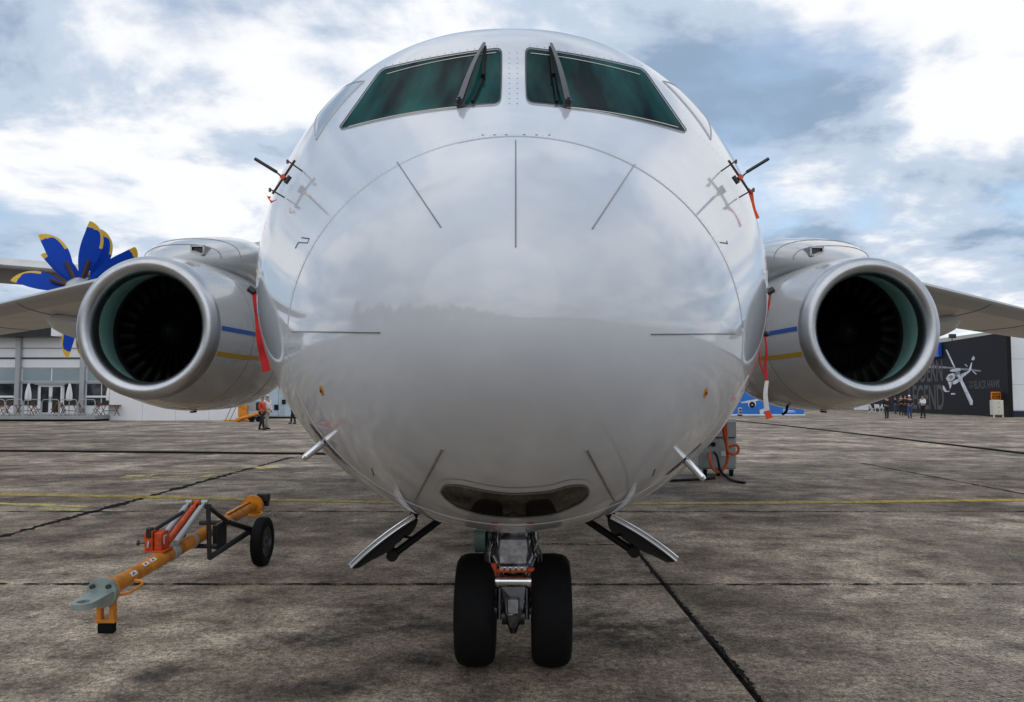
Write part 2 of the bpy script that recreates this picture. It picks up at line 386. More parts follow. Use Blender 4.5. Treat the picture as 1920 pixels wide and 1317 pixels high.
# ------------------------------------------------------------------ ground
m = MB(); m.add([(-900, -700, -0.03), (900, -700, -0.03), (900, 1500, -0.03), (-900, 1500, -0.03)], [(0, 1, 2, 3)])
g0 = m.build('ground', 'concrete', kind='structure')
m = MB(); m.add([(-56, -5.5, -0.014), (57, -5.5, -0.014), (57, 74, -0.014), (-56, 74, -0.014)], [(0, 1, 2, 3)])
apron = m.build('apron', 'joint', kind='structure')
SX, SY, GAP = 7.4, 4.46, 0.04
m = MB(); hx, hy = SX / 2 - GAP / 2, SY / 2 - GAP / 2; c = 0.02
m.add([(-hx, -hy, -0.025), (hx, -hy, -0.025), (hx, hy, -0.025), (-hx, hy, -0.025),
       (-hx, -hy, -0.008), (hx, -hy, -0.008), (hx, hy, -0.008), (-hx, hy, -0.008),
       (-hx + c, -hy + c, 0), (hx - c, -hy + c, 0), (hx - c, hy - c, 0), (-hx + c, hy - c, 0)],
      [(0, 1, 5, 4), (1, 2, 6, 5), (2, 3, 7, 6), (3, 0, 4, 7), (4, 5, 9, 8), (5, 6, 10, 9), (6, 7, 11, 10), (7, 4, 8, 11), (8, 9, 10, 11)])
slab = m.mesh('concrete_slab', 'concrete')
rg = random.Random(3)
for i in range(-8, 7):
    for j in range(-2, 16):
        put('concrete_slab', slab, apron, (1.35 + SX * (i + 0.5), 7.14 + SY * (j - 0.5), rg.uniform(-0.002, 0.0015)))

def flat_strip(pts, w, z, n=1):
    vs = []; fs = []; P = [Vector((p[0], p[1], 0)) for p in pts]
    for k, p in enumerate(P):
        d = (P[min(k + 1, len(P) - 1)] - P[max(k - 1, 0)]).normalized(); s = Vector((-d.y, d.x, 0))
        ww = w[k] if isinstance(w, list) else w
        vs += [(p.x - s.x * ww / 2, p.y - s.y * ww / 2, z), (p.x + s.x * ww / 2, p.y + s.y * ww / 2, z)]
    for k in range(len(P) - 1): fs.append((2 * k, 2 * k + 2, 2 * k + 3, 2 * k + 1))
    return vs, fs
def smooth_path(pts, n=10):
    P = [Vector(p) for p in pts]; out = []
    for k in range(len(P) - 1):
        a = P[max(k - 1, 0)]; b = P[k]; c_ = P[k + 1]; d = P[min(k + 2, len(P) - 1)]
        for i in range(n):
            t = i / n
            out.append(0.5 * ((2 * b) + (c_ - a) * t + (2 * a - 5 * b + 4 * c_ - d) * t * t + (3 * b - a - 3 * c_ + d) * t ** 3))
    out.append(P[-1]); return out
def marking(name, pts, w, matn, z=0.006):
    m = MB(); m.add(*flat_strip(pts, w, z)); return m.build(name, matn, kind='structure')
main = [ground(-500, 922), ground(0, 928), ground(300, 933), ground(720, 942), ground(1200, 945), ground(1600, 942), ground(1920, 938), ground(2300, 932)]
marking('painted_line', smooth_path(main, 12), 0.28, 'yellow_line')
marking('painted_mark', [ground(-60, 943), ground(90, 948), ground(165, 951)], 0.16, 'faint_yellow')
marking('painted_mark', [ground(70, 955), ground(150, 958)], 0.10, 'faint_yellow')
for a, b_, w in (((232, 894), (285, 893), 0.6), ((285, 890), (400, 888), 0.14), ((285, 896), (400, 895), 0.14), ((385, 892), (402, 892), 0.5), ((402, 888), (520, 884), 0.1), ((480, 878), (522, 876), 0.6), ((345, 880), (480, 877), 0.10)):
    marking('painted_mark', [ground(*a), ground(*b_)], w, 'faint_yellow')
# tyre print arc at right
tp = smooth_path([ground(1735, 950), ground(1800, 1000), ground(1850, 1060), ground(1868, 1130), ground(1855, 1210), ground(1810, 1317), ground(1760, 1420)], 14)
m = MB(); vs_, fs_ = flat_strip(tp, 0.52, 0.005); m.add(vs_, fs_)
tm = m.mesh('tyre_mark', 'tyre_mark'); uvl = tm.uv_layers.new(name='uv'); acc = [0.0]
for k in range(1, len(tp)): acc.append(acc[-1] + (tp[k] - tp[k - 1]).length)
for lp in tm.loops:
    vi = lp.vertex_index; uvl.data[lp.index].uv = ((vi % 2) * 6.0, acc[vi // 2] * 14)
put('tyre_mark', tm, kind='structure')
# irregular tar along the joints
def tar(pts, w, seed):
    rr = random.Random(seed); P = smooth_path(pts, 60); ws = []
    Q = []
    for p in P: Q.append(Vector((p[0] + rr.uniform(-0.014, 0.014), p[1] + rr.uniform(-0.014, 0.014), 0))); ws.append(w * rr.uniform(0.15, 1.6) ** 1.3)
    m = MB(); m.add(*flat_strip(Q, ws, 0.0045)); m.build('tar_seam', 'tar', kind='structure')
tar([(1.35, 3.2), (1.37, 5.0), (1.34, 7.1), (1.33, 9.0), (1.35, 11.6)], 0.028, 1)
tar([(-6.05, 7.0), (-6.05, 10.0), (-6.04, 13.0), (-6.06, 17.0), (-6.05, 22)], 0.13, 2)
tar([(8.75, 6.0), (8.74, 12.0), (8.76, 20.0)], 0.06, 3)
tar([(-9, 7.14), (-4, 7.15), (1.3, 7.13), (5, 7.14), (9, 7.14)], 0.035, 4)
tar([(-14, 11.6), (-6, 11.6), (1.3, 11.6), (9, 11.6)], 0.04, 5)
tar([(1.3, 9.0), (0.4, 9.06), (-0.6, 8.98)], 0.03, 6)
def oil(cx, cy, rx, ry, seed):
    rr = random.Random(seed); n = 40; ph = [rr.uniform(0, 6.28) for _ in range(4)]
    vs = [(0, 0, 0)]
    for i in range(n):
        t = 2 * math.pi * i / n; vs.append((math.cos(t), math.sin(t), 0))
    m = MB(); m.add(vs, [(0, 1 + i, 1 + (i + 1) % n) for i in range(n)]); o = m.build('oil_stain', 'oil', kind='structure')
    o.location = (cx, cy, 0.0055); o.scale = (rx * 1.9, ry * 1.9, 1); o.rotation_euler = (0, 0, rr.uniform(-0.5, 0.5))
for u, v, rx, ry, sd_ in ((690, 1150, 0.32, 0.22, 1), (760, 1175, 0.3, 0.2, 2), (1130, 1170, 0.25, 0.3, 3), (1190, 1200, 0.3, 0.3, 4), (640, 1290, 0.3, 0.12, 5), (1300, 1190, 0.3, 0.25, 8), (800, 1240, 0.2, 0.12, 9), (600, 1200, .3, .2, 10)):
    p = ground(u, v); oil(p.x, p.y, rx, ry, sd_)

# ------------------------------------------------------------------ the airliner
TIP_D, GEAR_D = 2.65, 4.95
YAW = R(0.6)
plane = thing('airliner', (0.005, GEAR_D, 0), 'white twin engine passenger jet facing the viewer head on, filling the picture', 'airplane', rz=YAW)
PM = Matrix.Translation((0.005, GEAR_D, 0)) @ Matrix.Rotation(YAW, 4, 'Z'); PI_ = PM.inverted()
CAML = PI_ @ CAM
TIP = TIP_D - GEAR_D                                # local y of the nose tip
def lat(u, v, d): return PI_ @ at(u, v, d)
def spline(ts, ys):
    n = len(ts); A = np.zeros((n, n)); b = np.zeros(n); A[0, 0] = A[-1, -1] = 1
    h = np.diff(ts)
    for i in range(1, n - 1):
        A[i, i - 1] = h[i - 1]; A[i, i] = 2 * (h[i - 1] + h[i]); A[i, i + 1] = h[i]
        b[i] = 6 * ((ys[i + 1] - ys[i]) / h[i] - (ys[i] - ys[i - 1]) / h[i - 1])
    M_ = np.linalg.solve(A, b)
    def f(x):
        i = min(max(int(np.searchsorted(ts, x)) - 1, 0), n - 2); hh = h[i]; a = (ts[i + 1] - x) / hh; c_ = (x - ts[i]) / hh
        return a * ys[i] + c_ * ys[i + 1] + ((a ** 3 - a) * M_[i] + (c_ ** 3 - c_) * M_[i + 1]) * hh * hh / 6
    return f
def sp(tab):
    ts = np.array([math.sqrt(a) for a, _ in tab]); ys = np.array([b for _, b in tab])
    f = spline(ts, ys); T = np.linspace(0, ts[-1], 700); Y = np.array([f(x) for x in T])
    k = np.exp(-0.5 * (np.arange(-30, 31) / 11.0) ** 2); k /= k.sum()
    Yp = np.concatenate([2 * Y[0] - Y[30:0:-1], Y, np.full(30, Y[-1])]); Ys = np.convolve(Yp, k, 'valid')
    return lambda s: float(np.interp(math.sqrt(max(s, 0)), T, Ys))
ZT = 1.93
f_top = sp([(0, 0), (.09, .28), (.36, .56), (.81, .865), (1.25, 1.135), (1.85, 1.525), (2.55, 2.06), (3.1, 2.465), (3.7, 2.625), (4.6, 2.658), (6, 2.66), (9, 2.66), (14, 2.66)])
f_bot = sp([(0, 0), (.09, .25), (.36, .485), (.81, .722), (1.25, .89), (1.85, 1.042), (2.6, 1.085), (4, 1.084), (8, 1.08), (14, 1.08)])
f_wid = sp([(0, 0), (.09, .30), (.36, .61), (.81, .927), (1.25, 1.155), (1.6, 1.32), (2.05, 1.518), (2.6, 1.681), (3.3, 1.734), (5, 1.721), (8, 1.71), (14, 1.71)])
f_zw = sp([(0, 0), (.36, .01), (1.25, .08), (2.05, .325), (3, .58), (4, .695), (6, .724), (14, .72)])
def fexp(s, upper):
    k = min(max((s - 0.8) / 1.6, 0), 1)
    return 2 + 0.2125 * k * k * (3 - 2 * k) if upper else 2 - 0.1 * k
def S(s, th):                                        # th from the right-hand side (+x) counter-clockwise
    zw = f_zw(s); c_, q = math.cos(th), math.sin(th)
    h = (f_top(s) - zw) if q >= 0 else (f_bot(s) + zw); e = fexp(s, q >= 0)
    return Vector((f_wid(s) * math.copysign(abs(c_) ** (2 / e), c_), TIP + s, ZT + zw + h * math.copysign(abs(q) ** (2 / e), q)))
NS, NT = 230, 224
svals = [(13.8) * (i / NS) ** 2.1 for i in range(1, NS + 1)]
m = MB(); vs_ = [S(0, 0)]
for s_ in svals:
    for i in range(NT): vs_.append(S(s_, 2 * math.pi * i / NT))
fs_ = [(0, 1 + (i + 1) % NT, 1 + i) for i in range(NT)]
for k in range(NS - 1):
    for i in range(NT):
        j = (i + 1) % NT; fs_.append((1 + k * NT + i, 1 + k * NT + j, 1 + (k + 1) * NT + j, 1 + (k + 1) * NT + i))
# tail closes to a cone behind
last = 1 + (NS - 1) * NT; o0 = len(vs_)
for kk, (sc, dy, dz) in enumerate(((0.8, 4, 0.3), (0.3, 9, 0.9), (0.05, 11.5, 1.2))):
    for i in range(NT):
        p = S(13.8, 2 * math.pi * i / NT); cz = ZT + 0.78
        vs_.append(Vector((p.x * sc, p.y + dy, cz + (p.z - cz) * sc + dz)))
for kk in range(3):
    a0 = last if kk == 0 else o0 + (kk - 1) * NT; b0 = o0 + kk * NT
    for i in range(NT): j = (i + 1) % NT; fs_.append((a0 + i, a0 + j, b0 + j, b0 + i))
m.add(vs_, fs_)
fus_me = m.mesh('fuselage', 'skin_paint', 'all')
fus = put('fuselage', fus_me, plane)
BV = BVHTree.FromPolygons([tuple(v.co) for v in fus_me.vertices], [tuple(p.vertices) for p in fus_me.polygons])
def hit(u, v, off=0.0):
    d = (lat(u, v, 10) - CAML).normalized(); loc, nor, i, dist = BV.ray_cast(CAML, d)
    if loc is None:
        loc, nor, i, dist = BV.find_nearest(CAML + d * 4.6)
    if nor.dot(d) > 0: nor = -nor
    return loc + nor * off
def on(p, off):                                      # nearest skin point to p, lifted
    loc, nor, i, dist = BV.find_nearest(p)
    if nor.dot(loc - Vector((0, loc.y, 2.4))) < 0: nor = -nor
    return loc + nor * off, nor
def patch(outline, off, rings=9, inner=0.0):         # skin-following sheet inside a closed outline of picture points
    cu = sum(p[0] for p in outline) / len(outline); cv = sum(p[1] for p in outline) / len(outline); n = len(outline); vs = []; fs = []
    for k in range(rings + 1):
        t = inner + (1 - inner) * k / rings
        for u, v in outline: vs.append(hit(cu + (u - cu) * t, cv + (v - cv) * t, off if k < rings else off * 0.2))
    for k in range(rings):
        for i in range(n): j = (i + 1) % n; fs.append((k * n + i, k * n + j, (k + 1) * n + j, (k + 1) * n + i))
    if inner == 0: pass
    return vs, fs
def rounded(corners, bows, rad=6, n=10):
    out = []; N = len(corners)
    E = []
    for i in range(N):
        a = Vector(corners[i]); b_ = Vector(corners[(i + 1) % N]); mid = (a + b_) / 2 + Vector(bows[i])
        E.append([(a * (1 - t) ** 2 + (mid * 2 - (a + b_) / 2) * 2 * t * (1 - t) + b_ * t * t) for t in [k / 24 for k in range(25)]])
    for i in range(N):
        e = E[i]; L_ = (e[-1] - e[0]).length; r = rad[i] if isinstance(rad, list) else rad; r2 = rad[(i + 1) % N] if isinstance(rad, list) else rad
        pts = [p for p in e if (p - e[0]).length > r and (p - e[-1]).length > r2]
        nx = E[(i + 1) % N]
        out += pts
        c0 = pts[-1]; cc = e[-1]; nxt = [p for p in nx if (p - nx[0]).length > r2][0]
        for t in (0.25, 0.5, 0.75): out.append(c0 * (1 - t) ** 2 + cc * 2 * t * (1 - t) + nxt * t * t)
    return [(p.x, p.y) for p in out]
def grow(outline, k):
    n = len(outline); out = []
    area = sum(outline[i][0] * outline[(i + 1) % n][1] - outline[(i + 1) % n][0] * outline[i][1] for i in range(n))
    sg = 1 if area > 0 else -1
    for i in range(n):
        a = Vector(outline[i - 1]); b_ = Vector(outline[(i + 1) % n]); d = (b_ - a)
        if d.length < 1e-6: out.append(outline[i]); continue
        d.normalize(); out.append((outline[i][0] + sg * d.y * k, outline[i][1] - sg * d.x * k))
    return out
def ring_band(o1, o2, off):
    n = len(o1); vs = [hit(u, v, off) for u, v in o1] + [hit(u, v, off) for u, v in o2]
    return vs, [(i, (i + 1) % n, n + (i + 1) % n, n + i) for i in range(n)]
# windscreen panes
wl = rounded([(637, 243), (716, 132), (939, 93), (937, 195)], [(0, 0), (0, -4), (1, 0), (0, -9)], [4, 7, 8, 10])
wr = rounded([(1287, 249), (1206, 132), (987, 92), (989, 193)], [(0, 0), (0, -4), (-1, 0), (0, -9)], [4, 7, 8, 10])
for o_ in (wl, wr):
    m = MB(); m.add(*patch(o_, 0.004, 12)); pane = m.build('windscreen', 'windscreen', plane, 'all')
    m = MB(); m.add(*ring_band(grow(o_, 0.2), grow(o_, 2.4), 0.006)); m.build('seal', 'rubber_seal', pane, True)
for side in (-1, 1):
    # heater strips along top and bottom of each pane
    for a, b_, bow in (((726, 141), (930, 101), -5), ((655, 240), (862, 203), -5)):
        pts = []
        for k in range(25):
            t = k / 24; u = a[0] + (b_[0] - a[0]) * t; v = a[1] + (b_[1] - a[1]) * t + bow * 4 * t * (1 - t)
            pts.append((u if side < 0 else 1925 - u, v + (1 if side > 0 else 0)))
        m = MB(); P3 = [hit(u, v, 0.007) for u, v in pts]; m.ribbon(P3, 0.006, (0, 0.6, 0.8), 0.003)
        m.build('trim_strip', 'cream', plane)
# side windows, given on the skin itself
def side_window(side):
    pts = [(683, 153), (594, 262)]
    cs = []
    for u, v in pts:
        u2 = u if side < 0 else 1926 - u
        p = hit(u2, v); cs.append(p)
    a, b_ = cs[0], cs[1]
    def par(p):
        s_ = p.y - TIP; zw = f_zw(s_); e = fexp(s_, True); a_ = (p.z - ZT - zw) / (f_top(s_) - zw); b2 = p.x / f_wid(s_)
        return s_, math.atan2(math.copysign(abs(a_) ** (e / 2), a_), math.copysign(abs(b2) ** (e / 2), b2))
    s0, t0 = par(a); s1, t1 = par(b_)
    dirn = 1 if side < 0 else -1
    q = [(s1, t1), (s0, t0), (s0 + 0.40, t0 + dirn * 0.16), (s1 + 0.62, t1 + dirn * 0.02)]
    vs = []; fs = []; N = 16
    for i in range(N + 1):
        for j in range(N + 1):
            x, y = i / N, j / N
            ss = (q[0][0] * (1 - x) + q[1][0] * x) * (1 - y) + (q[3][0] * (1 - x) + q[2][0] * x) * y
            tt = (q[0][1] * (1 - x) + q[1][1] * x) * (1 - y) + (q[3][1] * (1 - x) + q[2][1] * x) * y
            p, nn = on(S(ss, tt), 0.004 if 0 < i < N and 0 < j < N else 0.001); vs.append(p)
    for i in range(N):
        for j in range(N): fs.append((i * (N + 1) + j, (i + 1) * (N + 1) + j, (i + 1) * (N + 1) + j + 1, i * (N + 1) + j + 1))
    m = MB(); m.add(vs, fs); w = m.build('side_window', 'side_glass', plane, 'all')
    edge = [vs[j] for j in range(N + 1)] + [vs[i * (N + 1) + N] for i in range(N + 1)] + [vs[N * (N + 1) + j] for j in range(N, -1, -1)] + [vs[i * (N + 1)] for i in range(N, -1, -1)]
    m = MB(); m.tube(edge, 0.006, 6); m.build('seal', 'grey_alu', w)
side_window(-1); side_window(1)
# smile shaped landing light window
mo = [(827, 921), (834, 911), (848, 909), (865, 910.5), (885, 914.5), (905, 919), (935, 923.5), (966, 925.5), (998, 924), (1028, 921), (1046, 917), (1060, 912.5), (1075, 910), (1089, 909.6), (1099, 912), (1103, 918.6), (1101, 929), (1092, 938), (1076, 947), (1058, 955), (1036, 962), (1002, 966.5), (966, 968), (930, 966), (897, 961), (876, 955), (856, 947), (836, 933)]
mo = [(p.x, p.y) for p in smooth_path([(u, v, 0) for u, v in mo] + [(*mo[0], 0)], 3)][:-1]
def mouth_sheet(off):
    n = len(mo) ; vs = []; fs = []
    K = 40; up = []; lo = []
    for k in range(K + 1):
        u = 828.5 + (1101.5 - 828.5) * k / K; vv = []
        for i in range(n):
            a, b_ = mo[i], mo[(i + 1) % n]
            if (a[0] - u) * (b_[0] - u) <= 0 and a[0] != b_[0]: vv.append(a[1] + (b_[1] - a[1]) * (u - a[0]) / (b_[0] - a[0]))
        up.append((u, min(vv))); lo.append((u, max(vv)))
    J = 8
    for k in range(K + 1):
        for j in range(J + 1): vs.append(hit(up[k][0], up[k][1] + (lo[k][1] - up[k][1]) * j / J, off))
    for k in range(K):
        for j in range(J): fs.append((k * (J + 1) + j, (k + 1) * (J + 1) + j, (k + 1) * (J + 1) + j + 1, k * (J + 1) + j + 1))
    return vs, fs
m = MB(); m.add(*mouth_sheet(0.004)); lw = m.build('landing_light_window', 'lamp_glass', plane, 'all')
m = MB(); m.add(*ring_band(grow(mo, -0.6), grow(mo, 2.0), 0.006)); m.build('seal', 'steel', lw, True)
m = MB(); m.add(*ring_band(grow(mo, 2.0), grow(mo, 11), 0.003)); m.build('frame', 'skin_paint', lw, True)
# lightning diverter strips on the radome
for a, b_ in (((967, 264), (967, 464)), ((745, 305), (827, 427)), ((1190, 309), (1110, 430)), ((548, 622), (713, 624)), ((1220, 627), (1378, 626)), ((830, 841), (779, 936)), ((1100, 843), (1151, 937))):
    P3 = [hit(a[0] + (b_[0] - a[0]) * k / 20, a[1] + (b_[1] - a[1]) * k / 20, 0.002) for k in range(21)]
    m = MB(); low = a[1] > 800; m.tube(P3, 0.0055 if low else 0.0026, 6); m.build('diverter_strip', 'steel' if low else 'strip', fus)
# radome joint: a ring where a tilted plane meets the skin
def skin_ring(s_top, s_bot, a0, a1, r, name, matn, n=120):
    P3 = []
    for k in range(n + 1):
        th = a0 + (a1 - a0) * k / n; s_ = s_bot + (s_top - s_bot) * (0.5 + 0.5 * math.sin(th))
        P3.append(on(S(s_, th), 0.0)[0])
    m = MB(); m.tube(P3, r, 6); return m.build(name, matn, fus, 'all')
p_ = hit(966, 257); RS = p_.y - TIP
p_ = hit(966, 984); RB = p_.y - TIP
skin_ring(RS, RB, 0, 2 * math.pi, 0.0007, 'radome_joint', 'seam_light', 200)
skin_ring(RS, RB, R(28), R(106), 0.0012, 'radome_joint', 'seam', 90)
skin_ring(RS + 0.014, RB + 0.014, 0, 2 * math.pi, 0.0025, 'radome_joint', 'skin_paint', 200)
skin_ring(3.55, 3.2, 0, 2 * math.pi, 0.003, 'panel_joint', 'seam_light', 160)
# rivets: centre post, above radome joint
m = MB()
def dot(u, v, r=0.004):
    p = hit(u, v, 0.0); d = (CAML - p).normalized(); q = on(p, 0.0)[1]; m.cyl(p - q * 0.002, p + q * 0.0015, r, r, 8)
for k in range(11):
    for u in (955, 970): dot(u, 100 + k * 9.5); 
for u in (905, 927, 949, 983, 1006, 1030): dot(u, 253 + abs(u - 966) * 0.01, 0.006)
for k in range(16):
    t = k / 15; dot(722 + 210 * t, 124 - 38 * t - 12 * t * (1 - t)); dot(1925 - (722 + 210 * t), 124 - 38 * t - 12 * t * (1 - t))
m.build('rivet', 'seam', fus, kind='stuff')
m = MB()
for k in range(230):
    th = 2 * math.pi * k / 230
    for ds in (0.045, 1.15):
        s_ = RB + (RS - RB) * (0.5 + 0.5 * math.sin(th)) + ds; p, q = on(S(s_, th), 0.0); m.cyl(p - q * 0.002, p + q * 0.0008, 0.0032, 0.0032, 6)
m.build('rivet', 'seam_light', fus, kind='stuff')
# small panel outlines and static ports
for seq in (((566, 446), (580, 448), (577, 456), (560, 455), (554, 466)), ((1350, 455), (1364, 457), (1362, 452)), ((697, 878), (701, 892)), ((1228, 880), (1224, 892))):
    m = MB(); m.tube([hit(u, v, 0.001) for u, v in seq], 0.003, 5); m.build('panel_mark', 'seam', fus)
for u, v, du in ((603, 733, -1), (1323, 737, 1)):
    o_ = [(u + 3.6 * math.cos(t) + du * -2.5 * math.sin(t), v + 10 * math.sin(t)) for t in [2 * math.pi * k / 18 for k in range(18)]]
    m = MB(); m.add(*patch(o_, 0.003, 3)); od = m.build('amber_decal', 'amber', fus, 'all')
    m = MB(); m.add(*ring_band([(u + (a - u) * .35, v + (b_ - v) * .35) for a, b_ in o_], [(u + (a - u) * .1, v + (b_ - v) * .1) for a, b_ in o_], 0.0045)); m.build('static_port', 'black', fus)
for u in (928, 994):
    o_ = [(u - 7, 979), (u + 7, 979), (u + 7, 981.5), (u - 7, 981.5)]; m = MB(); m.add(*patch(o_, 0.004, 2)); m.build('red_mark', 'red_orange', fus)
# stripes on the fuselage side aft of the radome
for side in (-1, 1):
    for th, mt_ in ((0.06, 'yellow_stripe'), (-0.09, 'blue_stripe')):
        P3 = []
        for k in range(30):
            s_ = 2.0 + k * 0.25; t_ = th - 0.0 * k; P3.append(on(S(s_, t_ if side > 0 else math.pi - t_), 0.002)[0])
        m = MB(); m.ribbon(P3, [0.004 + 0.002 * k for k in range(30)], (0, 0, 1), 0.003); m.build('cheat_line', mt_, fus)
# windscreen wipers
for sgn, piv, top, mid in ((-1, (864, 201), (909, 92), (906, 152)), (1, (1063, 202), (1032, 93), (1037, 150))):
    m = MB(); p0 = hit(*piv, 0.03); p1 = hit(*top, 0.035); base = hit(*piv)
    m.cyl(base, p0 + (p0 - base) * 0.5, 0.022, 0.018, 14)
    w = m.build('wiper', 'black_paint', plane, True)
    m = MB(); a_ = p0; dirv = (p1 - p0)
    m.ribbon([p0 + dirv * (k / 6) + (p0 - base).normalized() * 0.02 * math.sin(math.pi * k / 6) for k in range(7)], [0.030, 0.03, 0.028, 0.025, 0.022, 0.02, 0.016], (1, 0, 0.1), 0.018)
    m.build('wiper_arm', 'black_paint', w)
    m = MB(); sg = hit(top[0] + (1 if sgn < 0 else -1), top[1] + 2, 0.018); b1 = hit(mid[0] - sgn * -2 if sgn < 0 else mid[0] + -2, mid[1] + 14, 0.018)
    q1 = hit(886 if sgn < 0 else 1044, 196, 0.014)
    m.ribbon([sg, hit((top[0] + mid[0]) / 2, (top[1] + mid[1]) / 2, 0.018), hit(*mid, 0.018)], 0.020, (1, 0, 0), 0.02)
    m.ribbon([hit(*mid, 0.014), q1], 0.012, (1, 0, 0), 0.012)
    m.cyl(hit(*mid, 0.01), hit(*mid, 0.04), 0.012, 0.012, 8)
    m.build('wiper_blade', 'rubber', w)
    m = MB(); nrm = (p0 - base).normalized(); m.cyl(p0 + nrm * 0.012, p0 + nrm * 0.026, 0.009, 0.009, 10); m.cyl(base + nrm * 0.004, base + nrm * 0.02, 0.027, 0.024, 14); m.build('wiper_hub', 'dark_steel', w, True)

# lower pitot tubes
for sgn in (-1, 1):
    X = lambda u: u if sgn < 0 else 1893 - u
    dv = 0 if sgn < 0 else 37
    root = hit(X(609), 829 + (33 if sgn > 0 else 0)); out = on(root, 0.0)[1]; tip = root + out * 0.115 + Vector((0, -0.02, 0))
    m = MB(); m.cyl(root - out * 0.02, tip, 0.019, 0.0165, 16); m.cyl(tip - out * 0.001, tip + out * 0.012, 0.0165, 0.011, 16); pt = m.build('pitot_tube', 'chrome', plane, True)
    m = MB(); c0, nn = on(root, 0.0); ydir = Vector((sgn * 0.55, 0.35, -0.75 * -1)).normalized()
    t1 = (ydir - nn * ydir.dot(nn)).normalized(); t1 = Vector((0, 1, 0)) - nn * nn.y; t1.normalize(); t2 = nn.cross(t1)
    vs_ = [on(c0 + t1 * (0.035 * math.cos(k * 0.2618)) + t2 * (0.12 * math.sin(k * 0.2618)), 0.003)[0] for k in range(24)]
    m.add(vs_, [tuple(range(24))]); m.build('base_plate', 'black_paint', pt)

